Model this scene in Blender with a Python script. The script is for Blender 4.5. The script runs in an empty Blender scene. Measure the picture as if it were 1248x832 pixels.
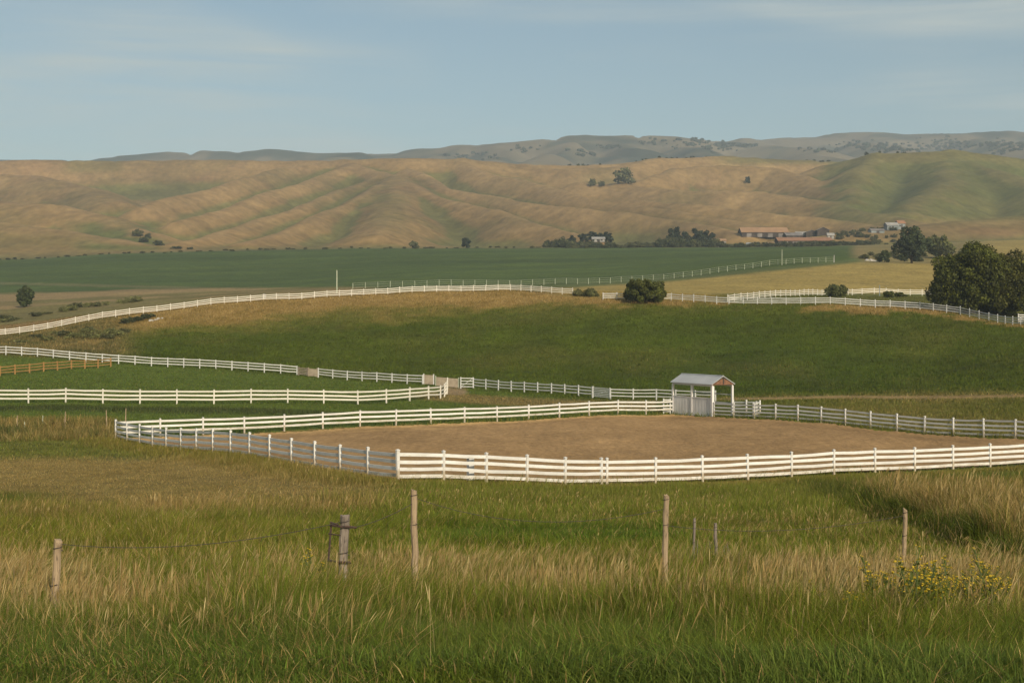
import bpy, math, random
import numpy as np

random.seed(7)
RNG = np.random.default_rng(11)
F, U0, V0, CZ = 1733.0, 624.0, 390.0, 10.0      # focal length in photo pixels, principal column, eye-level row, eye height
SC = bpy.context.scene
COL = SC.collection
SUN = np.array([0.39, -0.921, 0.0]); SUN_EL = math.radians(26)

# ------------------------------------------------------------------ numeric helpers
def smooth(a, b, x):
    t = np.clip((x - a) / (b - a), 0, 1)
    return t * t * (3 - 2 * t)

_P = np.random.default_rng(3).random((256, 256))
def vnoise(x, y):
    x = np.asarray(x, float); y = np.asarray(y, float)
    xi = np.floor(x).astype(int); yi = np.floor(y).astype(int)
    fx = x - xi; fy = y - yi
    fx = fx * fx * fx * (fx * (fx * 6 - 15) + 10); fy = fy * fy * fy * (fy * (fy * 6 - 15) + 10)
    a = _P[xi & 255, yi & 255]; b = _P[(xi + 1) & 255, yi & 255]
    c = _P[xi & 255, (yi + 1) & 255]; d = _P[(xi + 1) & 255, (yi + 1) & 255]
    return (a * (1 - fx) + b * fx) * (1 - fy) + (c * (1 - fx) + d * fx) * fy - 0.5
def fbm(x, y, s, o=4):
    r = 0; a = 1.0; k = 1.0 / s
    for i in range(o):
        r = r + a * vnoise(x * k + 17.3 * i, y * k - 9.1 * i)
        a *= 0.5; k *= 2.03
    return r

def pchip(x, Y, xq):
    x = np.asarray(x, float); Y = np.asarray(Y, float)
    h = np.diff(x); dl = np.diff(Y, axis=-1) / h
    m = np.zeros_like(Y)
    w1 = 2 * h[1:] + h[:-1]; w2 = h[1:] + 2 * h[:-1]
    d0, d1 = dl[..., :-1], dl[..., 1:]
    ok = d0 * d1 > 0
    with np.errstate(divide='ignore', invalid='ignore'):
        hm = (w1 + w2) / (w1 / np.where(ok, d0, 1) + w2 / np.where(ok, d1, 1))
    m[..., 1:-1] = np.where(ok, hm, 0)
    m[..., 0] = dl[..., 0]; m[..., -1] = dl[..., -1]
    xq = np.clip(xq, x[0], x[-1])
    i = np.clip(np.searchsorted(x, xq) - 1, 0, len(x) - 2)
    t = (xq - x[i]) / h[i]
    return ((1 + 2 * t) * (1 - t) ** 2 * Y[..., i] + t * (1 - t) ** 2 * h[i] * m[..., i]
            + t * t * (3 - 2 * t) * Y[..., i + 1] + t * t * (t - 1) * h[i] * m[..., i + 1])

def seg_dist(X, Y, pts):
    best = np.full(np.shape(X), 1e9)
    for (ax, ay), (bx, by) in zip(pts[:-1], pts[1:]):
        dx, dy = bx - ax, by - ay
        t = np.clip(((X - ax) * dx + (Y - ay) * dy) / (dx * dx + dy * dy), 0, 1)
        best = np.minimum(best, np.hypot(X - ax - t * dx, Y - ay - t * dy))
    return best
def inside(X, Y, poly):
    r = np.zeros(np.shape(X), bool); n = len(poly)
    for i in range(n):
        ax, ay = poly[i]; bx, by = poly[(i + 1) % n]
        c = ((ay > Y) != (by > Y)) & (X < (bx - ax) * (Y - ay) / (by - ay + 1e-12) + ax)
        r ^= c
    return r
def XY(u, d): return ((u - U0) / F * d, d)

# ------------------------------------------------------------------ the lie of the land (surveyed heights, metres)
NEAR = [(3.4, 1180), (6.7, 832), (9, 806), (12, 782), (19, 736), (30, 682), (45, 632)]
PROF = {
 -350: [(65,597),(85,568),(110,538),(143,500),(180,468),(205,446),(240,432),(265,424),(300,408),(400,385),(550,363),(900,322)],
 0:    [(65,594),(85,562),(110,534),(136,491),(180,456),(205,433),(235,420),(265,410),(300,400),(400,376),(550,357),(900,316)],
 140:  [(65,592),(85,562),(110,534),(138,490.5),(165,472),(203,444),(240,412),(277,388),(310,380),(400,367),(550,353),(900,309)],
 300:  [(65,588),(85.6,554),(117,527),(140,489),(165,476),(201,453),(240,414),(285,369),(330,362),(420,357),(550,350),(900,304)],
 485:  [(66,586),(85,563),(100,545),(124,518.5),(150,484.5),(195,466),(230,428),(265,385),(297,357.5),(340,353.5),(420,350),(550,340),(900,302)],
 624:  [(71,588.5),(90,567),(131,513),(155,490),(184,477),(220,438),(260,388),(300,355),(345,351),(425,347.5),(550,335),(890,302)],
 736:  [(76,590.5),(92,567),(137,506),(165,489),(185,475),(215,443),(245,398),(270,366),(300,358.5),(345,353),(435,345.5),(550,332),(890,302)],
 820:  [(78,588.5),(92,566),(143,504),(165,488),(185,474),(215,440),(245,396),(270,366),(330,356),(440,338.5),(550,328),(890,301.5)],
 1000: [(82.5,579),(100,546),(124,515),(145,495),(165,482),(185,466),(215,425),(240,388),(255,372),(290,363),(330,358),(480,319.5),(600,311),(900,300)],
 1120: [(86,573.5),(100,550),(114,528),(145,496),(160,483),(185,462),(215,418),(250,378.5),(290,366),(330,359.5),(500,321),(600,311),(900,297)],
 1248: [(90,566),(105,535),(130,505),(155,482),(187,442),(226,397),(246,388),(330,368),(500,325),(600,308),(900,292)],
 1620: [(88,560),(105,532),(130,503),(155,480),(187,446),(226,404),(250,395),(330,375),(500,330),(600,310),(900,290)],
}
# the arena corners
PA, PB1, PB, PC, PD = XY(141, 110), XY(485, 66), XY(737, 76), (43.5, 95.5), (16.2, 143.0)
ARENA = [PA, PB1, PB, PC, PD]
NEAR_FENCE = [PA, PB1, PB, PC]
_in = np.arange(-520, 1772, 3.0); _out = 3.0 * np.cumsum(1.12 ** np.arange(1, 52)); UG = np.concatenate([_in[0] - _out[::-1], _in, _in[-1] + _out]); LD = np.arange(math.log(3.5), math.log(900) + 0.011, 0.0115)
def _build_grid():
    cols = sorted(PROF); tab = []
    for c in cols:
        p = NEAR + PROF[c]
        d = np.array([q[0] for q in p]); z = np.array([CZ - (q[1] - V0) * q[0] / F for q in p])
        tab.append(pchip(np.log(d), z, LD))
    tab = np.array(tab).T                                   # rows x columns
    Z = pchip(np.array(cols, float), tab, UG)               # rows x UG
    D = np.exp(LD)[:, None] * np.ones_like(UG)[None]
    X = (UG - U0)[None] / F * D
    ins = inside(X, D, ARENA); da = seg_dist(X, D, ARENA + [PA])
    calm = np.where(ins, 0.0, smooth(0, 6, da))
    amp = 0.10 * smooth(3, 12, D) + 0.25 * smooth(120, 400, D)
    Z = Z + calm * amp * (fbm(X, D, 7, 3) + 1.6 * fbm(X + 50, D, 26, 3) * smooth(20, 80, D))
    # a low bank of rank grass on the near side of the arena, and the hollow below it
    V = V0 + (CZ - Z) * F / D; U = UG[None] + 0 * D
    bank = smooth(18, -10, V - (602 + (U - 1000) * 0.33)) * smooth(900, 1010, U) * smooth(72, 62, D) * smooth(28, 36, D)
    Z = Z + 0.45 * bank
    Z = Z - np.where(ins, 0.12 * smooth(0.2, 1.5, da), 0.0)  # the sand lies in a shallow tray
    return X, D, Z
GX, GD, GZ = _build_grid()
def ground(X, Y):
    X = np.asarray(X, float); Y = np.asarray(Y, float)
    u = np.interp(U0 + F * X / Y, UG, np.arange(len(UG))); r = (np.log(Y) - LD[0]) / 0.0115
    u = np.clip(u, 0, len(UG) - 1.001); r = np.clip(r, 0, len(LD) - 1.001)
    i = r.astype(int); j = u.astype(int); a = r - i; b = u - j
    return (GZ[i, j] * (1 - b) + GZ[i, j + 1] * b) * (1 - a) + (GZ[i + 1, j] * (1 - b) + GZ[i + 1, j + 1] * b) * a
def gz(x, y): return float(ground(np.array([x]), np.array([y]))[0])

# ------------------------------------------------------------------ object helpers
def link(o, parent=None):
    COL.objects.link(o)
    if parent is not None: o.parent = parent
    return o
def mesh_np(name, V, faces, mat, parent=None, col=None, smooth_sh=False, attr='col'):
    """V (n,3); faces (m,k) array of equal-sided faces."""
    me = bpy.data.meshes.new(name)
    V = np.ascontiguousarray(V, dtype=np.float32); Fa = np.ascontiguousarray(faces, dtype=np.int32)
    n, (m, k) = len(V), Fa.shape
    me.vertices.add(n); me.vertices.foreach_set('co', V.ravel())
    me.loops.add(m * k); me.loops.foreach_set('vertex_index', Fa.ravel())
    me.polygons.add(m); me.polygons.foreach_set('loop_start', np.arange(0, m * k, k, dtype=np.int32))
    if smooth_sh: me.polygons.foreach_set('use_smooth', np.ones(m, bool))
    me.update(calc_edges=True)
    if col is not None:
        a = me.color_attributes.new(attr, 'FLOAT_COLOR', 'POINT')
        c = np.ones((n, 4), np.float32); c[:, :3] = col
        a.data.foreach_set('color', c.ravel())
    if mat: me.materials.append(mat)
    return link(bpy.data.objects.new(name, me), parent)
class MB:
    def __init__(s): s.v = []; s.f = []
    def box(s, c, size, rz=0.0, taper=1.0):
        cx, cy, cz = c; a, b, h = [q / 2 for q in size]; n = len(s.v)
        for z in (-h, h):
            k = taper if z > 0 else 1.0
            for x, y in ((-a, -b), (a, -b), (a, b), (-a, b)):
                x *= k; y *= k
                s.v.append((cx + x * math.cos(rz) - y * math.sin(rz), cy + x * math.sin(rz) + y * math.cos(rz), cz + z))
        s.f += [tuple(n + i for i in q) for q in ((3, 2, 1, 0), (4, 5, 6, 7), (0, 1, 5, 4), (1, 2, 6, 5), (2, 3, 7, 6), (3, 0, 4, 7))]
        return s
    def prism(s, prof, axis_pts):
        """sweep the closed 2D profile (lateral, up) along points [(x,y,z)], kept upright"""
        n0 = len(s.v); k = len(prof); P = [np.array(p, float) for p in axis_pts]
        for i, p in enumerate(P):
            t = P[min(i + 1, len(P) - 1)] - P[max(i - 1, 0)]; t[2] = 0; t /= np.linalg.norm(t) + 1e-9
            l = np.array((-t[1], t[0], 0))
            for a, b in prof: s.v.append(tuple(p + l * a + np.array((0, 0, b))))
        for i in range(len(P) - 1):
            for j in range(k):
                a = n0 + i * k + j; b = n0 + i * k + (j + 1) % k
                s.f.append((a, b, b + k, a + k))
        s.f.append(tuple(n0 + j for j in reversed(range(k)))); s.f.append(tuple(n0 + (len(P) - 1) * k + j for j in range(k)))
        return s
    def tube(s, pts, rad, n=6, cap=True):
        P = [np.array(p, float) for p in pts]; n0 = len(s.v)
        if not hasattr(rad, '__len__'): rad = [rad] * len(P)
        for i, p in enumerate(P):
            t = P[min(i + 1, len(P) - 1)] - P[max(i - 1, 0)]; t /= np.linalg.norm(t) + 1e-9
            a = np.cross(t, (0.31, 0.95, 0.05) if abs(t[1]) < 0.9 else (1, 0, 0)); a /= np.linalg.norm(a); b = np.cross(t, a)
            for j in range(n):
                q = 2 * math.pi * j / n
                s.v.append(tuple(p + rad[i] * (math.cos(q) * a + math.sin(q) * b)))
        for i in range(len(P) - 1):
            for j in range(n):
                a = n0 + i * n + j; b = n0 + i * n + (j + 1) % n
                s.f.append((a, b, b + n, a + n))
        if cap:
            s.f.append(tuple(n0 + j for j in reversed(range(n)))); s.f.append(tuple(n0 + (len(P) - 1) * n + j for j in range(n)))
        return s
    def mesh(s, name, mat, sm=False):
        me = bpy.data.meshes.new(name); me.from_pydata(s.v, [], s.f); me.update()
        if mat: me.materials.append(mat)
        if sm: me.polygons.foreach_set('use_smooth', np.ones(len(me.polygons), bool))
        return me
    def build(s, name, mat, parent=None, sm=False): return link(bpy.data.objects.new(name, s.mesh(name, mat, sm)), parent)
def inst(name, me, parent=None, loc=(0, 0, 0), rz=0.0, sc=None):
    o = bpy.data.objects.new(name, me); o.location = loc; o.rotation_euler = (0, 0, rz)
    if sc is not None: o.scale = sc if hasattr(sc, '__len__') else (sc, sc, sc)
    return link(o, parent)
def tag(o, label=None, cat=None, group=None, kind=None):
    if label: o['label'] = label
    if cat: o['category'] = cat
    if group: o['group'] = group
    if kind: o['kind'] = kind
    return o
def thing(name, label, cat, loc=(0, 0, 0), rz=0.0, group=None):
    o = bpy.data.objects.new(name, None); o.empty_display_size = 0.3
    o.location = loc; o.rotation_euler = (0, 0, rz); COL.objects.link(o)
    return tag(o, label, cat, group)
def copy_tree(o, parent=None):
    c = o.copy(); COL.objects.link(c); c.parent = parent
    for ch in o.children: copy_tree(ch, c)
    return c

# ------------------------------------------------------------------ materials
def mat_new(name):
    m = bpy.data.materials.new(name); m.use_nodes = True; nt = m.node_tree; nt.nodes.clear()
    return m, nt, nt.nodes.new, nt.links.new
def ramp(nt, stops):
    r = nt.nodes.new('ShaderNodeValToRGB'); e = r.color_ramp.elements
    while len(e) < len(stops): e.new(0.5)
    for q, (p, c) in zip(e, stops):
        q.position = p; q.color = (c, c, c, 1) if not hasattr(c, '__len__') else (*c, 1)
    return r
def coords(nt, scale, kind='Object', rz=0.0):
    tc = nt.nodes.new('ShaderNodeTexCoord'); mp = nt.nodes.new('ShaderNodeMapping')
    mp.inputs['Scale'].default_value = scale; mp.inputs['Rotation'].default_value = (0, 0, rz); mp.vector_type = 'TEXTURE' if False else 'POINT'; nt.links.new(tc.outputs[kind], mp.inputs['Vector'])
    return mp.outputs['Vector']
def noise(nt, vec, scale, detail=4, rough=0.55):
    n = nt.nodes.new('ShaderNodeTexNoise'); n.inputs['Scale'].default_value = scale
    n.inputs['Detail'].default_value = detail; n.inputs['Roughness'].default_value = rough
    nt.links.new(vec, n.inputs['Vector']); return n.outputs['Fac']
def mixc(nt, mode, fac, a, b):
    m = nt.nodes.new('ShaderNodeMix'); m.data_type = 'RGBA'; m.blend_type = mode
    for s, v in ((m.inputs[0], fac), (m.inputs[6], a), (m.inputs[7], b)):
        if hasattr(v, 'is_linked'): nt.links.new(v, s)
        else: s.default_value = v if not hasattr(v, '__len__') or len(v) == 4 else (*v, 1)
    return m.outputs[2]
def mat_leafy(name, trans=0.3, rough=0.6):
    m, nt, N, L = mat_new(name)
    at = N('ShaderNodeAttribute'); at.attribute_name = 'col'
    p = N('ShaderNodeBsdfPrincipled'); p.inputs['Roughness'].default_value = rough; p.inputs['Specular IOR Level'].default_value = 0.14
    t = N('ShaderNodeBsdfTranslucent'); mx = N('ShaderNodeMixShader'); mx.inputs[0].default_value = trans
    L(at.outputs['Color'], p.inputs['Base Color']); L(at.outputs['Color'], t.inputs['Color'])
    L(p.outputs[0], mx.inputs[1]); L(t.outputs[0], mx.inputs[2])
    o = N('ShaderNodeOutputMaterial'); L(mx.outputs[0], o.inputs[0]); return m
def mat_land(name, grains, bump=0.3, rough=0.95):
    """land: colour by cover (attribute) broken up by world-space noise. grains = [(scale xyz, low, high)]"""
    m, nt, N, L = mat_new(name)
    at = N('ShaderNodeAttribute'); at.attribute_name = 'col'; c = at.outputs['Color']; h = None
    for sc, lo, hi, dist in grains:
        f = noise(nt, coords(nt, sc), 1.0, 5, 0.62)
        r = ramp(nt, [(0.28, lo), (0.72, hi)]); L(f, r.inputs[0])
        c = mixc(nt, 'MULTIPLY', 1.0, c, r.outputs[0])
        b = N('ShaderNodeBump'); b.inputs['Strength'].default_value = bump; b.inputs['Distance'].default_value = dist
        L(f, b.inputs['Height'])
        if h is not None: L(h, b.inputs['Normal'])
        h = b.outputs[0]
    p = N('ShaderNodeBsdfPrincipled'); p.inputs['Roughness'].default_value = rough; p.inputs['Specular IOR Level'].default_value = 0.1
    L(c, p.inputs['Base Color']); L(h, p.inputs['Normal'])
    o = N('ShaderNodeOutputMaterial'); L(p.outputs[0], o.inputs[0]); return m
def mat_solid(name, c1, c2, scale=(3, 3, 3), rough=0.6, bump=0.0, lo=0.35, hi=0.65, metal=0.0, spec=0.3, c3=None):
    m, nt, N, L = mat_new(name)
    v = coords(nt, scale); f = noise(nt, v, 1.0, 6, 0.6)
    r = ramp(nt, [(lo, c1), (hi, c2)]); L(f, r.inputs[0]); c = r.outputs[0]
    if c3:
        f2 = noise(nt, coords(nt, tuple(q * 4.7 for q in scale)), 1.0, 3)
        r2 = ramp(nt, [(0.58, 0.0), (0.7, 1.0)]); L(f2, r2.inputs[0]); c = mixc(nt, 'MIX', r2.outputs[0], c, c3)
    oi = N('ShaderNodeObjectInfo'); mr = N('ShaderNodeMapRange'); mr.inputs[3].default_value = 0.9; mr.inputs[4].default_value = 1.05
    L(oi.outputs['Random'], mr.inputs[0]); cc = N('ShaderNodeCombineColor')
    for i in range(3): L(mr.outputs[0], cc.inputs[i])
    c = mixc(nt, 'MULTIPLY', 1.0, c, cc.outputs[0])
    p = N('ShaderNodeBsdfPrincipled'); p.inputs['Roughness'].default_value = rough; p.inputs['Metallic'].default_value = metal
    p.inputs['Specular IOR Level'].default_value = spec; L(c, p.inputs['Base Color'])
    if bump:
        b = N('ShaderNodeBump'); b.inputs['Strength'].default_value = bump; b.inputs['Distance'].default_value = 0.02
        L(f, b.inputs['Height']); L(b.outputs[0], p.inputs['Normal'])
    o = N('ShaderNodeOutputMaterial'); L(p.outputs[0], o.inputs[0]); return m

M = dict(
 grass=mat_leafy('grass_blades', 0.4), leaf=mat_leafy('tree_leaves', 0.22),
 land=mat_land('land_cover', [((0.012, 0.02, 0.02), 0.82, 1.16, 2.0), ((0.11, 0.16, 0.2), 0.78, 1.2, 0.6), ((1.3, 0.7, 1.3), 0.62, 1.36, 0.18)], 0.5),
 hill=mat_land('hill_grass', [((0.006, 0.006, 0.006), 0.86, 1.12, 6.0), ((0.03, 0.022, 0.03), 0.86, 1.13, 2.0), ((0.16, 0.10, 0.16), 0.72, 1.26, 0.8)], 0.35),
 far=mat_land('far_hill_grass', [((0.0025, 0.002, 0.0025), 0.8, 1.18, 10.0), ((0.012, 0.008, 0.012), 0.85, 1.15, 3.0)], 0.3),
 white=mat_solid('white_vinyl', (0.71, 0.70, 0.675), (0.56, 0.55, 0.52), (0.7, 0.7, 2.6), 0.5, 0.0, c3=(0.58, 0.55, 0.47)),
 cream=mat_solid('sunned_cream_board', (0.66, 0.63, 0.56), (0.57, 0.535, 0.455), (0.9, 0.9, 2.2), 0.6),
 greywhite=mat_solid('grey_white_board', (0.60, 0.60, 0.58), (0.46, 0.46, 0.44), (0.9, 0.9, 2.2), 0.6),  # greyer white board for some fence runs and gates
 paint=mat_solid('worn_white_paint', (0.70, 0.68, 0.66), (0.58, 0.56, 0.54), (1.1, 1.1, 0.6), 0.6, 0.03),
 wood=mat_solid('weathered_wood', (0.36, 0.27, 0.17), (0.22, 0.16, 0.10), (18, 18, 2.2), 0.85, 0.6, c3=(0.10, 0.075, 0.05)),
 greywood=mat_solid('grey_weathered_wood', (0.30, 0.25, 0.20), (0.13, 0.105, 0.085), (16, 16, 3.0), 0.9, 0.8, c3=(0.05, 0.04, 0.035)),
 brownrail=mat_solid('stained_timber', (0.40, 0.225, 0.075), (0.27, 0.15, 0.05), (1.5, 1.5, 4), 0.75, 0.2),
 tanpanel=mat_solid('bare_plywood', (0.40, 0.33, 0.24), (0.28, 0.23, 0.17), (2, 2, 2), 0.8),
 iron=mat_solid('rusted_iron', (0.045, 0.035, 0.03), (0.09, 0.055, 0.04), (30, 30, 30), 0.8, 0.2),
 wire=mat_solid('dull_wire', (0.05, 0.042, 0.036), (0.08, 0.066, 0.055), (9, 9, 9), 0.6),
 paleposts=mat_solid('bleached_post', (0.42, 0.44, 0.34), (0.30, 0.33, 0.24), (4, 4, 4), 0.9),
 bark=mat_solid('tree_bark', (0.07, 0.05, 0.035), (0.035, 0.026, 0.02), (3, 3, 1), 0.95, 0.5),
 gable=mat_solid('brown_gable_board', (0.24, 0.125, 0.07), (0.12, 0.06, 0.035), (0.6, 3.0, 3.0), 0.8, 0.2),
 tinroof=mat_solid('galvanised_sheet', (0.46, 0.47, 0.48), (0.36, 0.37, 0.38), (0.3, 0.3, 0.3), 0.5, 0.0, metal=0.25, spec=0.4),
 tanroof=mat_solid('tan_barn_roof', (0.37, 0.225, 0.125), (0.29, 0.175, 0.10), (0.2, 0.2, 0.2), 0.85),
 redroof=mat_solid('rust_barn_roof', (0.33, 0.175, 0.10), (0.25, 0.13, 0.075), (0.2, 0.2, 0.2), 0.85),
 darkwall=mat_solid('dark_barn_wall', (0.07, 0.055, 0.045), (0.04, 0.032, 0.028), (0.5, 0.5, 0.5), 0.9),
 greyroof=mat_solid('grey_shed_roof', (0.22, 0.20, 0.19), (0.12, 0.105, 0.10), (0.25, 0.25, 0.25), 0.8),
 palewall=mat_solid('pale_shed_wall', (0.34, 0.33, 0.31), (0.24, 0.23, 0.215), (0.3, 0.3, 0.3), 0.7),
 tealwall=mat_solid('blue_grey_wall', (0.24, 0.27, 0.28), (0.16, 0.185, 0.19), (0.3, 0.3, 0.3), 0.7),
 glass=mat_solid('dark_window', (0.03, 0.035, 0.04), (0.02, 0.022, 0.025), (1, 1, 1), 0.15),
 stone=mat_solid('pale_stone', (0.5, 0.48, 0.44), (0.34, 0.32, 0.29), (1.5, 1.5, 1.5), 0.9, 0.4),
 greenstem=mat_solid('green_stem', (0.10, 0.13, 0.035), (0.06, 0.085, 0.025), (9, 9, 9), 0.7),
 flower=mat_solid('yellow_petal', (0.55, 0.38, 0.02), (0.40, 0.27, 0.015), (20, 20, 20), 0.6),
)

def mat_post():
    m = M['white'].copy(); m.name = 'white_vinyl_post'; nt = m.node_tree
    p = next(n for n in nt.nodes if n.type == 'BSDF_PRINCIPLED'); src = p.inputs['Base Color'].links[0].from_socket
    tc = nt.nodes.new('ShaderNodeTexCoord'); sp = nt.nodes.new('ShaderNodeSeparateXYZ'); nt.links.new(tc.outputs['Object'], sp.inputs[0])
    f = noise(nt, coords(nt, (9, 9, 5)), 1.0, 4); a = nt.nodes.new('ShaderNodeMath'); a.operation = 'MULTIPLY_ADD'; nt.links.new(f, a.inputs[0]); a.inputs[1].default_value = -0.9; nt.links.new(sp.outputs[2], a.inputs[2])
    r = ramp(nt, [(0.0, 0.75), (0.22, 0.0)]); nt.links.new(a.outputs[0], r.inputs[0])
    nt.links.new(mixc(nt, 'MIX', r.outputs[0], src, (0.34, 0.27, 0.17)), p.inputs['Base Color']); return m
M['post'] = mat_post()
M['lowrail'] = mat_solid('mud_splashed_board', (0.64, 0.625, 0.59), (0.42, 0.385, 0.315), (1.3, 1.3, 4), 0.6, c3=(0.40, 0.33, 0.22))
# ------------------------------------------------------------------ cover: what grows where (colour, height, tan share, density)
def lerp3(a, b, t): return np.asarray(a) * (1 - t[:, None]) + np.asarray(b) * t[:, None]
G_COOL, G_LUSH, G_OLIVE, G_LAWN = (0.108, 0.146, 0.024), (0.145, 0.170, 0.019), (0.165, 0.172, 0.021), (0.084, 0.136, 0.018)
G_MOUND, TAN, PALE, STUB = (0.068, 0.095, 0.006), (0.34, 0.225, 0.075), (0.45, 0.345, 0.15), (0.150, 0.125, 0.035)
CROP, YEL = (0.062, 0.090, 0.022), (0.305, 0.228, 0.070)
TRACK_V = lambda u: np.interp(u, [700, 880, 1000, 1120, 1248, 1600], [490, 487.5, 484.5, 483.5, 482.5, 481])
def cover(X, Y, Z):
    u = U0 + F * X / Y; v = V0 + (CZ - Z) * F / Y; d = Y; n = len(X)
    n1 = fbm(X, Y, 3.0, 3); n2 = fbm(X + 90, Y * 0.7, 14, 3); n3 = fbm(X - 40, Y * 0.6, 60, 3)
    g = np.tile(np.array(G_LUSH), (n, 1)); h = np.full(n, 0.38); t = np.full(n, 0.10); den = np.ones(n)
    def put(w, gc=None, hh=None, tt=None, dd=None):
        nonlocal g, h, t, den
        w = np.clip(w, 0, 1)
        if gc is not None: g = lerp3(g, np.array(gc), w) if np.ndim(gc) == 1 else g * (1 - w[:, None]) + gc * w[:, None]
        if hh is not None: h = h * (1 - w) + hh * w
        if tt is not None: t = t * (1 - w) + tt * w
        if dd is not None: den = den * (1 - w) + dd * w
    lf = smooth(560, 300, u)
    dn = d + 7 * n2
    put(smooth(13.5, 9, d + 5 * n2 + 2.5 * n1 + 1.2 * lf), lerp3(G_COOL, (0.115, 0.145, 0.016), smooth(-0.1, 0.4, n1)), 0.17, 0.03)
    put(smooth(12, 9, d + 2.5 * n2) * lf, (0.098, 0.136, 0.020), 0.24, 0.12)
    put(smooth(10, 13, dn * 0.5 + d * 0.5) * smooth(27, 22, dn), G_LUSH, 0.36, 0.13)
    put(smooth(24, 29, d + 5 * n2) * smooth(46, 42, d) , (0.140, 0.168, 0.017), 0.28, 0.10 + 0.25 * np.clip(n2 + 0.05, 0, 1))
    put(smooth(24, 29, d) * smooth(46, 42, d) * smooth(480, 260, u), G_OLIVE, 0.34, 0.13)
    put(smooth(33, 36, d) * smooth(43, 39, d) * smooth(520, 560, u) * smooth(860, 800, u), (0.098, 0.140, 0.015), 0.22, 0.05)
    # cut stubble with the pale rim of uncut grass before it
    rim = 46 + 3 * n2 + 3 * smooth(0, 300, u)
    put(smooth(rim - 5, rim - 1, d) * smooth(470, 400, u), (0.135, 0.148, 0.018), 0.40, 0.28)
    put(smooth(rim - 2, rim + 0.5, d) * smooth(rim + 7, rim + 3, d) * smooth(520, 420, u), (0.19, 0.17, 0.035), 0.42, np.clip(0.45 + 1.1 * n1 + 0.6 * n2, 0.05, 0.9))
    put(smooth(rim + 3, rim + 6, d) * smooth(560, 430, u), (0.165, 0.150, 0.042), 0.07, 0.42 + 0.3 * n3 + 0.15 * n2, 1.5)
    put(smooth(84, 92, d + 8 * n3) * smooth(112, 107, d) * smooth(330, 220, u), (0.120, 0.145, 0.022), 0.14, 0.12)
    put(smooth(rim + 8, rim + 10, d) * smooth(rim + 20, rim + 14, d) * smooth(120, 0, u), (0.09, 0.115, 0.014), 0.2, 0.1)
    put(smooth(46, 49, d) * smooth(66, 60, d) * smooth(440, 520, u) * smooth(940, 860, u), (0.138, 0.166, 0.018), 0.28, 0.16)
    # right: rank tan bank above the hollow
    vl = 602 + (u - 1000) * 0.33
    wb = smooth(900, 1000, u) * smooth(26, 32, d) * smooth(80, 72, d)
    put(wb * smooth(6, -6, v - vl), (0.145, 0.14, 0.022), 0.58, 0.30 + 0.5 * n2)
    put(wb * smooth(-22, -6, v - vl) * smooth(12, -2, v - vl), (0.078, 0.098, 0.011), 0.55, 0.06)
    put(smooth(1060, 1140, u) * smooth(60, 70, d) * smooth(95, 85, d), (0.085, 0.125, 0.018), 0.2, 0.06)
    # long grass against the arena fence
    df = seg_dist(X, Y, NEAR_FENCE); ins = inside(X, Y, ARENA)
    wf = np.where(ins, 0, smooth(5.0 + 2 * n2, 2.2, df)) * smooth(50, 56, d)
    put(wf, (0.150, 0.148, 0.016), 0.40 - 0.20 * smooth(440, 520, u) - 0.14 * smooth(2.2, 0.8, df), 0.26 + 0.25 * n2)
    # beyond the arena on its back side
    back = (~ins) & (d > 84) & (seg_dist(X, Y, [PA, PD]) < 400) & ((Y - PA[1]) > (X - PA[0]) * 0.70)
    back |= (u < 141) & (d > 108)
    bk = back.astype(float)
    put(bk, G_LAWN, 0.13, 0.08, 1.0)
    put(bk * smooth(160, 130, u) * smooth(104, 110, d) * smooth(126, 120, d), (0.125, 0.122, 0.022), 0.62, 0.45)
    put(bk * smooth(200, 150, u) * smooth(108, 112, d) * smooth(121, 117, d) * smooth(-0.05, 0.15, n1), (0.06, 0.085, 0.018), 0.75, 0.1)
    put(bk * smooth(128, 130.5, d) * smooth(134, 132.5, d) * smooth(440, 380, u), (0.055, 0.08, 0.022), 0.3, 0.05)
    put(bk * smooth(480, 540, u) * smooth(146, 150, d) * smooth(172, 160, d), (0.13, 0.12, 0.04), 0.12, 0.35)
    put(bk * smooth(534, 542, u + 5 * n1) * smooth(572, 563, u + 5 * n1) * smooth(158, 164, d) * smooth(200, 192, d), (0.27, 0.205, 0.13), 0.08, 0.3, 0.25)
    # right side outside the arena: weedy verge, track, then the mound
    rs = ((~ins) & (d > 98) & (u > 800) & (v < 540)).astype(float)
    put(rs, (0.105, 0.122, 0.016), 0.26, 0.13 + 0.3 * n2)
    mound = smooth(-4, 4, v * 0 + np.interp(u, [-350, 0, 345, 590, 740, 880, 1248, 1600], [446, 433, 456, 475, 489, 482, 477, 476]) - v) * smooth(320, 310, d) * smooth(140, 150, d)
    crest = np.interp(u, [-350, 0, 140, 300, 485, 620, 735, 1000, 1120, 1248], [424, 410, 388, 369, 357.5, 355, 365.5, 372, 378.5, 397])
    put(mound, lerp3(G_MOUND, (0.060, 0.092, 0.007), smooth(-0.2, 0.3, n3)), 0.24, 0.03 + 0.16 * np.clip(n2, 0, 1))
    mm = mound[:, None]; g = g * (1 + mm * (0.34 * n1 + 0.25 * fbm(X + 9, Y, 7, 3))[:, None]); h = h * (1 + mound * 0.9 * n1)
    tw = np.interp(u, [0, 140, 260, 420, 640, 760, 900, 1248], [8, 16, 23, 27, 22, 12, 6, 4])
    put(mound * smooth(tw * 1.6, tw * 0.9, v - crest + 16 * n2 + 8 * n1), (0.115, 0.125, 0.015), 0.26, 0.16)
    put(mound * smooth(tw * 1.05, tw * 0.45, v - crest + 16 * n2 + 10 * n1), (0.215, 0.150, 0.036), 0.28, 0.75 + 0.8 * n1 + 0.4 * n2)
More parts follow.
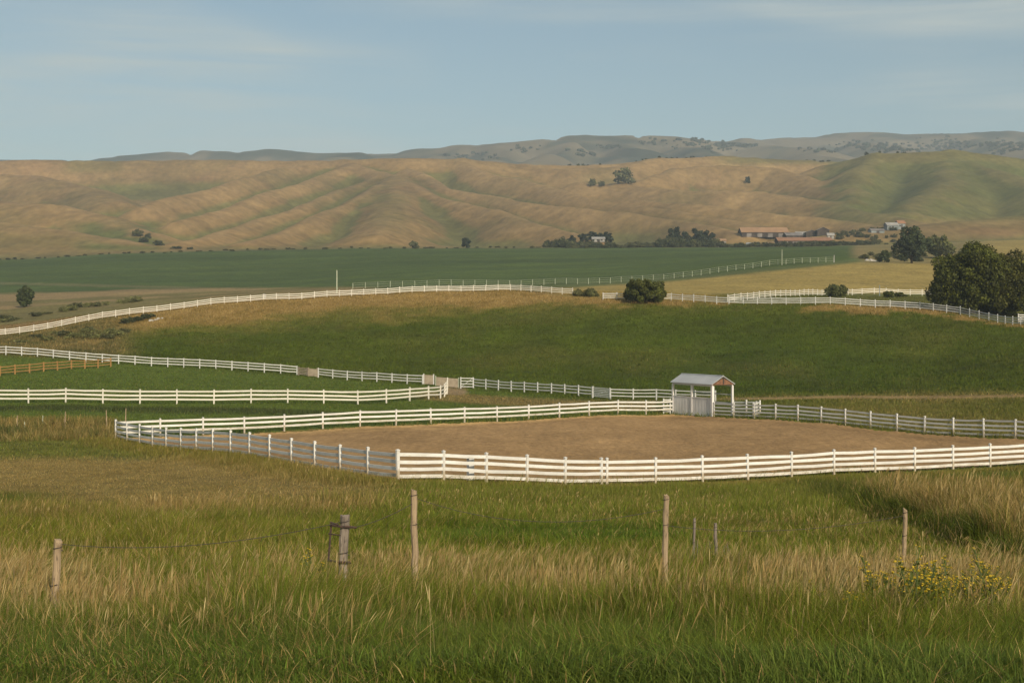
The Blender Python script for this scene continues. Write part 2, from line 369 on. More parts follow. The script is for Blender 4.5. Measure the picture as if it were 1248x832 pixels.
    put(mound * smooth(190, 120, u) * smooth(446, 425, v), (0.10, 0.10, 0.032), 0.35, 0.3 + 0.5 * n1)
    put(smooth(2.6, 1.2, np.abs(v - TRACK_V(u) - 1.2 * n2)) * smooth(860, 930, u) * (d < 200), (0.26, 0.21, 0.15), 0.05, 0.8, 0.15)
    # far fields
    fr = smooth(-3, 3, d - np.interp(u, [-350, 0, 140, 300, 485, 620, 735, 1000, 1120, 1248, 1600], [266, 266, 278, 286, 298, 301, 275, 257, 255, 227, 227]))
    put(fr, lerp3((0.165, 0.140, 0.050), (0.26, 0.185, 0.085), smooth(-0.25, 0.25, fbm(X * 0.25, Y, 16, 3))), 0.25, 0.0, 0.8)
    vlow = np.interp(u, [-400, 0, 200, 470, 700, 820, 1016, 1060, 1100], [362, 357.5, 352, 349, 346, 338.5, 318.5, 314, 300])
    put(fr * smooth(640, 700, u) * smooth(-1, 1, v - vlow), YEL, 0.2, 0.0)
    put(fr * smooth(850, 900, u) * smooth(356.5, 359, v + n2) * (d < 345), (0.105, 0.122, 0.030), 0.2, 0.1)
    put(fr * smooth(4.5, 1.5, np.abs(v - vlow - 1.2)) * smooth(420, 480, u), (0.10, 0.12, 0.04), 0.3, 0.0)
    vlow = vlow + 1.6 * n2
    crop = fr * smooth(0.8, -0.8, v - vlow) * smooth(1050, 1030, u) * (d > 320)
    put(crop, lerp3(CROP, (0.074, 0.104, 0.024), smooth(-0.2, 0.3, fbm(X * 0.12, Y, 22, 3))) * (1 + 0.22 * fbm(X * 0.08, Y, 9, 3))[:, None], 0.2, 0.0)
    put(crop * smooth(2.0, 0.8, np.abs(v - np.interp(u, [-300, 0, 200, 330], [346, 345, 350, 353]))) * smooth(330, 220, u), (0.13, 0.13, 0.05), 0.3, 0.0)
    put(fr * smooth(1040, 1060, u) * smooth(-1.5, 1.5, 321 - v), (0.16, 0.145, 0.06), 0.3, 0.3)
    put(fr * smooth(1180, 1210, u) * smooth(-1.5, 1.5, 316 - v), YEL, 0.3, 0.0)
    put(smooth(868, 880, d + 12 * n3), (0.12, 0.12, 0.05), 0.4, 0.2)
    return g, h, np.clip(t, 0, 1), den, u, v, ins

# ------------------------------------------------------------------ the ground sheet
def build_ground():
    nr, nc = GX.shape
    X, Y, Z = GX.ravel(), GD.ravel(), GZ.ravel()
    g, h, t, den, u, v, ins = cover(X, Y, Z)
    c = g * (1 - t[:, None]) + np.array(TAN) * t[:, None]
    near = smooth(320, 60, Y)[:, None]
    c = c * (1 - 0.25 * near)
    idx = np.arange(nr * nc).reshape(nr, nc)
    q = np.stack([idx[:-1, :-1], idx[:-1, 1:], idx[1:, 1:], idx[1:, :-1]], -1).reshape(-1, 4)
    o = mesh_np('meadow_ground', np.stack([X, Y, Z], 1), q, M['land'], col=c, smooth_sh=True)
    tag(o, 'rolling green and tan farmland below the hills', 'ground', kind='structure')
build_ground()

def build_sand():
    m, nt, N, L = mat_new('arena_sand')
    v = coords(nt, (1, 1, 1)); c = None
    f1 = noise(nt, coords(nt, (0.05, 0.09, 0.1)), 1.0, 4); f2 = noise(nt, coords(nt, (2.6, 1.1, 2)), 1.0, 5, 0.7); f3 = noise(nt, coords(nt, (0.5, 0.25, 0.5)), 1.0, 4, 0.65)
    r = ramp(nt, [(0.32, (0.32, 0.198, 0.088)), (0.68, (0.38, 0.238, 0.109))]); L(f1, r.inputs[0]); c = r.outputs[0]
    f4 = noise(nt, coords(nt, (0.9, 0.10, 1), 'UV' if False else 'Object', math.radians(35)), 1.0, 3, 0.6)
    for f, lo, hi in ((f2, 0.74, 1.22), (f3, 0.9, 1.1), (f4, 0.92, 1.08)):
        rr = ramp(nt, [(0.3, lo), (0.7, hi)]); L(f, rr.inputs[0]); c = mixc(nt, 'MULTIPLY', 1.0, c, rr.outputs[0])
    at = N('ShaderNodeAttribute'); at.attribute_name = 'col'; c = mixc(nt, 'MULTIPLY', 1.0, c, at.outputs['Color'])
    p = N('ShaderNodeBsdfPrincipled'); p.inputs['Roughness'].default_value = 0.95; p.inputs['Specular IOR Level'].default_value = 0.08
    b = N('ShaderNodeBump'); b.inputs['Strength'].default_value = 0.9; b.inputs['Distance'].default_value = 0.10; L(f2, b.inputs['Height'])
    b2 = N('ShaderNodeBump'); b2.inputs['Strength'].default_value = 0.7; b2.inputs['Distance'].default_value = 0.25; L(f3, b2.inputs['Height']); L(b.outputs[0], b2.inputs['Normal'])
    L(c, p.inputs['Base Color']); L(b2.outputs[0], p.inputs['Normal']); o = N('ShaderNodeOutputMaterial'); L(p.outputs[0], o.inputs[0])
    # grid over the quad A-B1-B-C-D, clipped by moving outside points onto the boundary
    xs = np.arange(-33, 46, 0.4); ys = np.arange(66, 146, 0.4)
    X, Y = np.meshgrid(xs, ys); n = X.shape
    jx = 0.6 * fbm(X, Y, 2.5, 2); ins = inside(X, Y, ARENA) & (seg_dist(X, Y, ARENA + [PA]) > 0.45 + jx * 0.9)
    Z = ground(X.ravel(), Y.ravel()).reshape(n) + 0.055 + 0.05 * fbm(X, Y, 4, 3)
    idx = np.arange(X.size).reshape(n); k = ins[:-1, :-1] & ins[1:, :-1] & ins[:-1, 1:] & ins[1:, 1:]
    q = np.stack([idx[:-1, :-1], idx[:-1, 1:], idx[1:, 1:], idx[1:, :-1]], -1)[k]
    edge = seg_dist(X, Y, [PA, PD]); rim = smooth(5.0, 1.0, edge + 3 * fbm(X, Y, 6, 3)).ravel()[:, None]
    colr = np.ones((X.size, 3)) * (1 - rim) + rim * np.array((1.34, 1.36, 1.30))
    al = seg_dist(X, Y, ARENA + [PA]); track = (smooth(1.2, 2.2, al) * smooth(4.2, 3.0, al) * (0.7 + 1.2 * fbm(X, Y, 3, 2))).ravel()[:, None]
    colr = colr * (1 - 0.16 * np.clip(track, 0, 1)) * (1 + 0.16 * fbm(X.ravel(), Y.ravel(), 9, 3))[:, None]
    used = np.unique(q); mp = np.full(X.size, -1); mp[used] = np.arange(len(used))
    V = np.stack([X.ravel(), Y.ravel(), Z.ravel()], 1)[used]
    o = mesh_np('arena_sand', V, mp[q], m, col=colr[used], smooth_sh=True)
    tag(o, 'harrowed brown sand of the fenced riding arena', 'sand', kind='structure')
build_sand()

# ------------------------------------------------------------------ hills
def hmap(d): return 900 + (d - 900) * 0.62
RIDGES = [
 # (slope, roundness, points u,v,d)
  (0.46, 50, [(-450,198,2350),(-200,197,2350),(0,197,2350),(200,195,2400),(400,196,2400),(500,193,2300),(560,194,2300),(650,201,2350),(740,201,2400),(800,194,2400),(870,190,2480),(950,195,2500),(1030,197,2500),(1200,195,2500),(1500,195,2500)]),
 (0.26, 40, [(-300,200,2150),(-100,206,2100),(50,214,2000),(110,228,1850),(140,246,1620)]),
 (0.22, 40, [(-400,222,1600),(-150,236,1500),(0,244,1400),(60,250,1330),(118,262,1250),(165,282,1130)]),
 (0.20, 40, [(-400,242,1200),(-150,256,1150),(0,270,1080),(60,279,1040),(120,290,990),(188,303,925)]),
 (0.30, 16, [(400,198,2350),(340,205,2200),(279,221,1900),(222,237,1700),(165,252,1480)]),
 (0.30, 16, [(440,201,2250),(420,205,2150),(337,232,1750),(293,247,1550),(202,268,1250)]),
 (0.30, 16, [(470,212,2050),(430,226,1850),(350,256,1450),(260,280,1150),(215,296,960)]),
 (0.30, 14, [(487,214,2000),(450,233,1700),(420,250,1500),(340,279,1150),(296,297,940)]),
 (0.32, 16, [(430,200,2250),(450,204,2150),(487,215,1950),(535,239,1650),(568,249,1500),(636,268,1250),(700,283,1050),(735,294,930)]),
 (0.26, 34, [(487,217,1930),(482,238,1600),(472,262,1300),(455,286,1040)]),
 (0.30, 16, [(560,195,2300),(582,207,2150),(632,219,1950),(669,228,1800),(737,244,1550),(820,258,1350),(900,270,1200),(980,282,1050)]),
 (0.30, 14, [(500,204,2150),(541,229,1850),(609,238,1700),(656,248,1550),(737,257,1400),(820,269,1250),(900,281,1080)]),
 (0.28, 24, [(800,194,2400),(750,203,2300),(690,206,2250),(640,205,2300)]),
 (0.28, 22, [(760,224,1950),(828,205,2100),(880,201,2100),(946,204,2050),(979,212,1950),(996,221,1850),(1020,240,1640)]),
 (0.27, 20, [(700,222,2000),(760,224,1950),(828,230,1800),(929,233,1700),(1016,246,1500),(1080,262,1300),(1150,274,1120)]),
 (0.27, 16, [(760,238,1650),(828,247,1500),(929,258,1350),(1030,267,1220),(1097,277,1080)]),
 (0.26, 50, [(1005,201,2100),(1064,189,2050),(1131,185,2000),(1181,187,2000),(1248,193,2000),(1400,200,2000),(1650,204,2000)]),
 (0.26, 26, [(1064,189,2050),(1046,205,1850),(1034,224,1680),(1040,243,1500)]),
 (0.24, 40, [(1150,186,2000),(1150,206,1800),(1130,236,1500),(1110,258,1320)]),
 (0.24, 30, [(1150,187,2000),(1200,205,1820),(1262,228,1560),(1340,250,1300)]),
 (0.18, 50, [(960,291,935),(1050,281,1000),(1120,274,1030),(1180,268,1050),(1248,262,1080),(1400,252,1080),(1650,246,1080)]),
]
def hill_z(X, Y, ridges, base, s, warp=18.0):
    Xw = X + warp * fbm(X, Y, 170, 3); Yw = Y + warp * fbm(X + 400, Y, 170, 3)
    acc = np.ones_like(X)
    for k, w, pts in ridges:
        best = np.full_like(X, -1e6)
        P = [((u - U0) / F * d, d, CZ - (v - V0) * d / F) for u, v, d in pts]
        for (ax, ay, az), (bx, by, bz) in zip(P[:-1], P[1:]):
            dx, dy = bx - ax, by - ay
            t = np.clip(((Xw - ax) * dx + (Yw - ay) * dy) / (dx * dx + dy * dy), 0, 1)
            di = np.hypot(Xw - ax - t * dx, Yw - ay - t * dy)
            best = np.maximum(best, az + t * (bz - az) - k * (np.sqrt(di * di + w * w) - w))
        acc += np.exp(np.clip((best - base) / s, -60, 60))
    return base + s * np.log(acc)
HU = np.arange(-430, 1690, 2.6); HD = np.concatenate([np.arange(880, 1300, 4.0), np.arange(1300, 1990, 5.5), np.arange(1990, 2300, 20)])
def build_hills():
    D = HD[:, None] * np.ones_like(HU)[None]; U = HU[None] + 0 * D; X = (U - U0) / F * D
    zt = ground(X.ravel(), np.minimum(D, 899).ravel()).reshape(D.shape)
    bv = np.interp(D, [hmap(q) for q in (900, 1200, 1600, 2000, 2400)] + [2300], [303, 300, 287, 259, 222, 262])
    base = np.maximum(CZ - (bv - V0) * D / F, zt - 4)
    rid = [(min(0.74, k * 2.3), w * 0.55, [(u, v, hmap(d)) for u, v, d in pts]) for k, w, pts in RIDGES]
    H = hill_z(X, D, rid, base, 3.0, 14.0)
    H = H + 1.8 * fbm(X, D, 120, 4) * smooth(900, 1150, D) + 1.0 * fbm(X * 1.7, D * 0.5, 26, 3) * smooth(900, 1000, D)
    H = H - 1.6 * np.clip(0.16 - np.abs(fbm(X + 0.35 * D, D * 0.30, 60, 3)), 0, 1) / 0.16 * 0.5 * smooth(920, 1050, D)
    w = smooth(880, 935, D); Z = zt * (1 - w) + H * w - 0.25
    # hollowness: height against the mean height around -> moister, greener draws, darkened too as painted relief shade
    def blur(A, r):
        K = np.cumsum(np.pad(A, ((r + 1, r), (0, 0)), 'edge'), 0); A = (K[2 * r + 1:] - K[:-2 * r - 1]) / (2 * r + 1)
        K = np.cumsum(np.pad(A, ((0, 0), (r + 1, r)), 'edge'), 1); return (K[:, 2 * r + 1:] - K[:, :-2 * r - 1]) / (2 * r + 1)
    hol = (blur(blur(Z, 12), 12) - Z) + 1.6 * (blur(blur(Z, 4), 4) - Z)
    V = V0 + (CZ - Z) * F / D
    x, y = X.ravel(), D.ravel(); u, v, ho = U.ravel(), V.ravel(), hol.ravel()
    n1 = fbm(x, y, 140, 4); n2 = fbm(x + 300, y, 45, 3); n3 = fbm(x * 0.6 - 200, y * 1.6, 18, 3)
    c = lerp3((0.255, 0.166, 0.069), (0.196, 0.137, 0.055), smooth(-0.3, 0.3, n1))
    red = smooth(0.0, 0.45, 0.5 * n2 + n1) * 0.5 + 0.5 * smooth(330, 200, u) * smooth(235, 205, v)
    c = lerp3(c, (0.205, 0.118, 0.066), np.zeros_like(red)) * (1 - np.clip(red, 0, 0.8)[:, None]) + np.array((0.215, 0.122, 0.062)) * np.clip(red, 0, 0.8)[:, None]
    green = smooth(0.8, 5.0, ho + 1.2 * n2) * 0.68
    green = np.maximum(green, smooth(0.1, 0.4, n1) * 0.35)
    green = np.maximum(green, smooth(985, 1040, u + 40 * n2) * smooth(285, 262, v - (u - 1000) * 0.0) * smooth(-10, 6, v - 150) * (0.88 + 0.25 * n1) * smooth(300, 268, v + np.interp(u, [1000, 1150, 1250], [0, 6, 12])))
    green = np.maximum(green, smooth(65, 90, u) * smooth(170, 140, u) * smooth(216, 206, v) * 0.6)
    green = np.maximum(green, smooth(60, 120, u) * smooth(215, 180, u) * smooth(250, 268, v) * smooth(312, 300, v) * smooth(-2, 3, ho + 2) * 0.9)
    green = np.maximum(green, smooth(215, 150, u) * smooth(244, 262, v) * (0.30 + 0.5 * n1 + 0.3 * n2))
    green = np.maximum(green, smooth(850, 900, u) * smooth(205, 196, v) * 0.7)
    green = np.maximum(green, smooth(298, 303, v) * smooth(220, 260, u) * 0.45)
    green = np.maximum(green, smooth(34, 10, np.abs(u - 475)) * smooth(232, 240, v) * smooth(290, 262, v) * 0.45)
    c = lerp3(np.zeros(3), np.zeros(3), green) + c * (1 - green[:, None]) + np.array((0.100, 0.116, 0.034)) * green[:, None]
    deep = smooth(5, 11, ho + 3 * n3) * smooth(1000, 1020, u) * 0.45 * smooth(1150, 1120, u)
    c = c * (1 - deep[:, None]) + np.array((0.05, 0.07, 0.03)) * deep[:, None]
    dry = smooth(0.8, 4.0, -ho + 0.8 * n3) * 0.45 * (1 - 0.7 * green)      # highlights painted along the spur crests, tinted as thin, bleached grass
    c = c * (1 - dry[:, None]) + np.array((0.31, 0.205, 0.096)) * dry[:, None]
    c = c * (1 + 0.22 * n3)[:, None]
    nr, nc = D.shape; idx = np.arange(nr * nc).reshape(nr, nc)
    q = np.stack([idx[:-1, :-1], idx[:-1, 1:], idx[1:, 1:], idx[1:, :-1]], -1).reshape(-1, 4)
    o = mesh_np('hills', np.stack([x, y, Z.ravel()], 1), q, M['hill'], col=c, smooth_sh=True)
    tag(o, 'dry tan and green rolling hills beyond the crop field', 'hills', kind='structure')
    return Z
HZ = build_hills()
def hill_at(u, d):
    i = int(np.clip(np.searchsorted(HD, d), 1, len(HD) - 1)); j = int(np.clip(round((u - HU[0]) / 2.6), 0, len(HU) - 1))
    a = (d - HD[i - 1]) / (HD[i] - HD[i - 1]); return float(HZ[i - 1, j] * (1 - a) + HZ[i, j] * a)
def hill_hit(u, v):
    """first hill point met by the line of sight through u, v (used to survey where a tree stands)"""
    j = int(np.clip(round((u - HU[0]) / 2.6), 0, len(HU) - 1)); vv = V0 + (CZ - HZ[:, j]) * F / HD
    k = np.where(vv <= v)[0]
    i = int(k[0]) if len(k) else int(np.argmin(vv[:220])); return HD[i], float(HZ[i, j])

FAR = [
 (0.20, 120, [(-500,197,4000),(80,195,4000),(180,189,4000),(230,185,4000),(262,181,4000),(290,186,4000),(335,181,4000),(375,185,4000),(440,184,3900),(500,181,3800),(560,177,3800),(600,175,3750),(640,173,3700),(690,168,3700),(720,165,3700),(800,167,3700),(850,171,3750),(900,173,3800)]),
 (0.16, 150, [(820,172,4400),(900,167,4400),(960,164,4500),(1050,162,4500),(1100,165,4500),(1180,162,4400),(1248,158,4400),(1400,155,4400),(1700,155,4400)]),
 (0.24, 60, [(560,177,3800),(540,186,3400),(520,196,3000)]), (0.24, 50, [(610,175,3750),(615,186,3350),(600,198,2950)]),
 (0.24, 60, [(700,167,3700),(690,180,3300),(660,195,2900)]), (0.24, 60, [(760,167,3700),(770,182,3250),(740,197,2900)]),
 (0.22, 60, [(820,170,3700),(850,180,3350),(850,192,2950)]), (0.2, 80, [(930,176,3600),(990,180,3350),(1010,190,3000)]),
 (0.2, 80, [(1040,172,3900),(1090,178,3500),(1120,187,3000)]), (0.2, 80, [(1180,170,3900),(1230,176,3500),(1280,185,3000)]),
 (0.2, 80, [(440,184,3900),(420,190,3500),(380,198,3000)]),
]
def build_far():
    UU = np.arange(-520, 1780, 4.0); DD = np.arange(2000, 5000, 25.0)
    D = DD[:, None] * np.ones_like(UU)[None]; U = UU[None] + 0 * D; X = (U - U0) / F * D
    bv = np.interp(D, [2000, 2500, 3200, 3800, 4500, 5000], [232, 214, 203, 196, 186, 196]) + 12 * smooth(560, 160, U)
    base = CZ - (bv - V0) * D / F
    Z = hill_z(X, D, [(min(.6, k * 2.0), w * .5, p) for k, w, p in FAR], base, 5.0, 40.0) + 7 * fbm(X, D, 320, 4) - 14 * np.clip(0.2 - np.abs(fbm(X + 0.4 * D, D * 0.4, 240, 3)), 0, 1) / 0.2
    x, y = X.ravel(), D.ravel(); n1 = fbm(x, y, 400, 4); n2 = fbm(x + 900, y, 130, 3)
    c = lerp3((0.165, 0.135, 0.085), (0.060, 0.066, 0.046), smooth(-0.25, 0.25, n1 + 0.5 * n2))
    gr = smooth(0.0, 0.3, n2 + 0.4 * n1); c = c * (1 - 0.6 * gr[:, None]) + np.array((0.045, 0.056, 0.04)) * 0.6 * gr[:, None]
    nr, nc = D.shape; idx = np.arange(nr * nc).reshape(nr, nc)
    q = np.stack([idx[:-1, :-1], idx[:-1, 1:], idx[1:, 1:], idx[1:, :-1]], -1).reshape(-1, 4)
    o = mesh_np('far_hills', np.stack([x, y, Z.ravel()], 1), q, M['far'], col=c, smooth_sh=True)
    tag(o, 'hazy blue grey ridge far behind the tan hills', 'hills', kind='structure')
    return UU, DD, Z
FU, FD, FZ = build_far()

# ------------------------------------------------------------------ grass (one blade = one bent strip)
def strips(P, h, w, lean, ang, prof, levels):
    """P (n,3) bases; lean (n,2) tip offset in heights; prof = width share per level -> verts, quads"""
    n = len(P); T = np.array(levels); L = len(T)
    bend = np.hypot(lean[:, 0], lean[:, 1])
    V = np.empty((n, L, 2, 3), np.float32)
    ax = np.cos(ang); ay = np.sin(ang)
    for i, tt in enumerate(T):
        cx = P[:, 0] + lean[:, 0] * h * tt ** 2; cy = P[:, 1] + lean[:, 1] * h * tt ** 2
        cz = P[:, 2] + h * tt * (1 - 0.28 * np.minimum(bend, 1.3) * tt)
        ww = w * prof[i] * 0.5
        V[:, i, 0] = np.stack([cx - ax * ww, cy - ay * ww, cz], 1); V[:, i, 1] = np.stack([cx + ax * ww, cy + ay * ww, cz], 1)
    b = (np.arange(n) * L * 2)[:, None, None]
    k = (np.arange(L - 1) * 2)[None, :, None]
    q = b + k + np.array([0, 1, 3, 2])[None, None, :]
    return V.reshape(-1, 3), q.reshape(-1, 4)
def sample(d0, d1, rho, umin=-150, umax=1400):
    mar = 2 * F * (3.0 if d1 < 50 else 2.0); k = (umax - umin) / F        # 2-3 m of meadow beyond the frame on either side
    A = 0.5 * (d1 * d1 - d0 * d0) * k + (d1 - d0) * mar / F; n = int(A * rho)
    dd = np.linspace(d0, d1, 400); cdf = 0.5 * (dd * dd - d0 * d0) * k + (dd - d0) * mar / F
    d = np.interp(RNG.random(n) * A, cdf, dd); t = RNG.random(n)
    X = (umin - U0) / F * d - mar / F / 2 + t * (k * d + mar / F); return X, d, ground(X, d)
def grass(name, label, bands):
    VV, QQ, CC = [], [], []; off = 0
    for d0, d1, rho, w, hs, lv in bands:
        X, Y, Z = sample(d0, d1, rho)
        g, h, t, den, u, v, ins = cover(X, Y, Z); n = len(X)
        keep = (~ins | (seg_dist(X, Y, ARENA + [PA]) < 0.45)) & (RNG.random(n) < den)
        X, Y, Z, g, h, t = (a[keep] for a in (X, Y, Z, g, h, t)); n = len(X)
        istan = RNG.random(n) < t
        fd = smooth(30, 90, Y)                       # far off a tuft stands for many blades, so its colour is their mixture
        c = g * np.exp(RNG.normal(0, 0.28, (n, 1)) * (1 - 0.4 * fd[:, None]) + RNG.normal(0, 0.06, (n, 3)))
        tc = lerp3(TAN, PALE, RNG.random(n) ** 2) * np.exp(RNG.normal(0, 0.18, (n, 1)))
        tm = np.clip(istan * (1 - fd) + np.clip(t * np.exp(RNG.normal(0, 0.6, n)), 0, 1) * fd, 0, 1)
        c = c * (1 - tm[:, None]) + tc * tm[:, None]
        h = h * hs * np.exp(np.clip(RNG.normal(0, 0.26, n), -0.6, 0.42)) * np.where(istan, 1.08, 1.0) * (1 + 0.5 * fbm(X, Y, 1.6, 2))
        a = RNG.random(n) * 2 * math.pi; m = np.abs(RNG.normal(0, 0.55, n)) * (1 + 0.7 * smooth(13, 9, Y))
        lean = np.stack([np.cos(a) * m + 0.08 + 0.9 * fbm(X, Y, 1.3, 2), np.sin(a) * m + 0.9 * fbm(X + 31, Y, 1.3, 2)], 1)
        weed = (RNG.random(n) < 0.10 * smooth(-0.1, 0.25, fbm(X - 13, Y + 7, 1.8, 3))) & (Y < 46)      # broad-leaved weeds among the grass
        h = np.where(weed, h * 0.7, h); w = w * np.where(weed, 3.0, 1.0); c = np.where(weed[:, None], c * np.array((0.8, 1.05, 1.0)), c)
        h = h * (1 + 0.9 * fbm(X + 5, Y, 3.5, 2) * smooth(60, 20, Y))
        lv_t = {2: (0, 1), 3: (0, 0.5, 1), 4: (0, 0.35, 0.7, 1)}[lv]
        pf = {2: (1, 0.25), 3: (1, 0.8, 0.1), 4: (0.9, 1, 0.7, 0.08)}[lv]
        V, q = strips(np.stack([X, Y, Z - 0.01], 1), h, w * np.exp(RNG.normal(0, 0.25, n)), lean, RNG.random(n) * math.pi, pf, lv_t)
        VV.append(V); QQ.append(q + off); off += len(V); CC.append(np.repeat(c, lv * 2, 0))
    o = mesh_np(name, np.concatenate(VV), np.concatenate(QQ), M['grass'], col=np.concatenate(CC))
    return tag(o, label, 'grass', kind='stuff')
grass('meadow_grass', 'long green meadow grass in front of the arena', [
    (4.2, 8, 4200, 0.0055, 1.0, 4), (8, 13, 2400, 0.0065, 1.0, 3), (13, 25, 950, 0.009, 1.0, 3), (25, 46, 330, 0.015, 1.0, 3), (46, 84, 130, 0.026, 1.0, 2)])
grass('pasture_grass', 'short green grass of the paddocks and the mound', [
    (84, 150, 34, 0.055, 1.0, 2), (150, 312, 17, 0.10, 1.0, 2)])

def seed_grass():
    VV, QQ, CC = [], [], []; off = 0
    def add(X, Y, Z, h, w, lean, c, prof, lev):
        nonlocal off
        V, q = strips(np.stack([X, Y, Z], 1), h, w, lean, RNG.random(len(X)) * math.pi, prof, lev)
        VV.append(V); QQ.append(q + off); off += len(V); CC.append(np.repeat(c, len(lev) * 2, 0))
    for d0, d1, rho, w in ((4.5, 12, 72, 0.0046), (12, 26, 260, 0.0072), (26, 46, 26, 0.015), (46, 74, 16, 0.024)):
        X, Y, Z = sample(d0, d1, rho); n = len(X)
        g, h, t, den, u, v, ins = cover(X, Y, Z)
        pn = fbm(X, Y * 0.8, 2.4, 3); pb = fbm(X + 77, Y, 9, 2)
        pr = np.where(Y < 12, 0.42 * smooth(7.5, 12.5, Y) * (0.55 + 0.45 * smooth(1000, 500, u)) + 0.015 + 0.25 * smooth(700, 200, u) * smooth(6, 9, Y), np.where(Y < 26, 0.5 * smooth(29, 21, Y + 6 * pb) + 0.05, np.clip(t * 1.3 - 0.12, 0.02, 1)))
        pr = pr * np.clip(0.74 + 1.9 * pn + 0.9 * pb, 0.08, 1.6)
        keep = ~ins & (RNG.random(n) < pr) & ((h > 0.2) | (Y < 14))
        X, Y, Z, h = X[keep], Y[keep], Z[keep], h[keep]; n = len(X)
        hh = np.where(Y < 26, 0.54, h * 1.4) * np.exp(np.clip(RNG.normal(0, 0.2, n), -0.5, 0.38)) * np.where(Y < 12, 0.74, 1.0)
        a = RNG.random(n) * 2 * math.pi; m = np.abs(RNG.normal(0, 0.19, n))
        lean = np.stack([np.cos(a) * m + 0.16 + 0.35 * fbm(X, Y, 1.7, 2), np.sin(a) * m + 0.35 * fbm(X + 60, Y, 1.7, 2)], 1)
        c = lerp3((0.35, 0.235, 0.085), (0.49, 0.385, 0.18), RNG.random(n) ** 1.6) * np.exp(RNG.normal(0, 0.16, (n, 1)))
        add(X, Y, Z, hh, w * np.exp(RNG.normal(0, 0.2, n)), lean, c, (0.28, 0.24, 0.25, 0.95, 1.0, 0.12), (0, 0.4, 0.76, 0.84, 0.92, 1.0))
        # a second, wispier spikelet strip per head and a dry side leaf
        k = RNG.random(n) < 0.6
        add(X[k] + 0.004, Y[k], Z[k], hh[k] * 0.97, w * 1.2 * np.ones(k.sum()), lean[k] * 1.12, c[k] * 0.95, (0.05, 0.05, 0.05, 0.8, 0.9, 0.1), (0, 0.4, 0.72, 0.82, 0.9, 1.0))
        k = RNG.random(n) < 0.25
        add(X[k], Y[k], Z[k], hh[k] * 0.55, w * 0.45 * np.ones(k.sum()), lean[k] * 1.9, c[k] * 1.0, (1, 0.9, 0.1), (0, 0.55, 1.0))
    o = mesh_np('seeding_grass', np.concatenate(VV), np.concatenate(QQ), M['grass'], col=np.concatenate(CC))
    tag(o, 'dry tan seed heads standing above the green meadow grass', 'grass', kind='stuff')
seed_grass()

# ------------------------------------------------------------------ fences
POST_ME = {}
def post_mesh(w, h, mat, cap=True):
    key = (round(w, 3), round(h, 2), mat.name, cap)
    if key not in POST_ME:
        b = MB(); r = w / 2; c = r * 0.82; n = 8
        ring = [(-r, -c), (-c, -r), (c, -r), (r, -c), (r, c), (c, r), (-c, r), (-r, c)]
        lv = [(-0.3, 1), (h - 0.02, 1)] + ([(h - 0.018, 1.28), (h + 0.012, 1.28), (h + 0.06, 0.12)] if cap else [(h, 0.9)])
        for z, k in lv: b.v += [(x * k, y * k, z) for x, y in ring]
        for i in range(len(lv) - 1):
            for j in range(n): b.f.append((i * n + j, i * n + (j + 1) % n, (i + 1) * n + (j + 1) % n, (i + 1) * n + j))
        b.f.append(tuple((len(lv) - 1) * n + j for j in range(n)))
        POST_ME[key] = b.mesh('post', mat)
    return POST_ME[key]
def resample(pts, spacing=None, n=None):
    P = np.array(pts, float); s = np.concatenate([[0], np.cumsum(np.hypot(*np.diff(P, axis=0).T))])
    if n is None: n = max(1, round(s[-1] / spacing))
    q = np.linspace(0, s[-1], n + 1); return np.stack([np.interp(q, s, P[:, 0]), np.interp(q, s, P[:, 1])], 1)
def fence(name, label, pts, spacing, h, rails, rail_h=0.16, rail_t=0.04, post_w=0.13, mat=None, rail_mat=None, cap=True, group=None, keep_ends=True, jit=0.02, skip=(), cat='fence'):
    """pts: polyline (x, y), corners kept as posts. Posts and each rail course are parts of the fence."""
    mat = mat or M['white']; rail_mat = rail_mat or mat; rnd = random.Random(len(label) * 7 + int(abs(pts[0][0]) * 10))
    if keep_ends:
        Q = [np.array(pts[0])[None]]
        for a, b in zip(pts[:-1], pts[1:]): Q.append(resample([a, b], spacing)[1:])
        Q = np.concatenate(Q)
    else: Q = resample(pts, spacing)
    Zq = ground(Q[:, 0], Q[:, 1])
    root = thing(name, label, cat, (Q[0, 0], Q[0, 1], Zq[0]), 0, group)
    org = np.array((Q[0, 0], Q[0, 1], Zq[0]))
    pm = post_mesh(post_w, h, M['post'] if mat == M['white'] else mat, cap)
    for i, (x, y) in enumerate(Q):
        if i in skip: continue
        t = Q[min(i + 1, len(Q) - 1)] - Q[max(i - 1, 0)]
        o = inst('post', pm, root, (x - org[0], y - org[1], Zq[i] - org[2] + rnd.uniform(-0.02, 0.015)), math.atan2(t[1], t[0]))
        o.rotation_euler[0] = rnd.gauss(0, 0.008); o.rotation_euler[1] = rnd.gauss(0, 0.008)
    for rz in rails:
        path = []
        for i in range(len(Q)):
            zz = Zq[i] + rz + rnd.gauss(0, jit); path.append((Q[i, 0] - org[0], Q[i, 1] - org[1], zz - org[2]))
            if i + 1 < len(Q):
                a = (Q[i] + Q[i + 1]) / 2; path.append((a[0] - org[0], a[1] - org[1], (zz + Zq[i + 1] + rz) / 2 - org[2] - abs(rnd.gauss(0, 0.012))))
        a, b = rail_t / 2, rail_h / 2; e = min(a, b) * 0.35
        MB().prism([(-a, -b + e), (-a + e, -b), (a - e, -b), (a, -b + e), (a, b - e), (a - e, b), (-a + e, b), (-a, b - e)], path).build('rail', M['lowrail'] if rz == rails[0] and mat == M['white'] and h < 1.5 else rail_mat, root)
    return root
R4 = (0.24, 0.57, 0.90, 1.23); R3 = (0.45, 0.83, 1.21)
GRP = 'white rail fences of the horse paddocks'
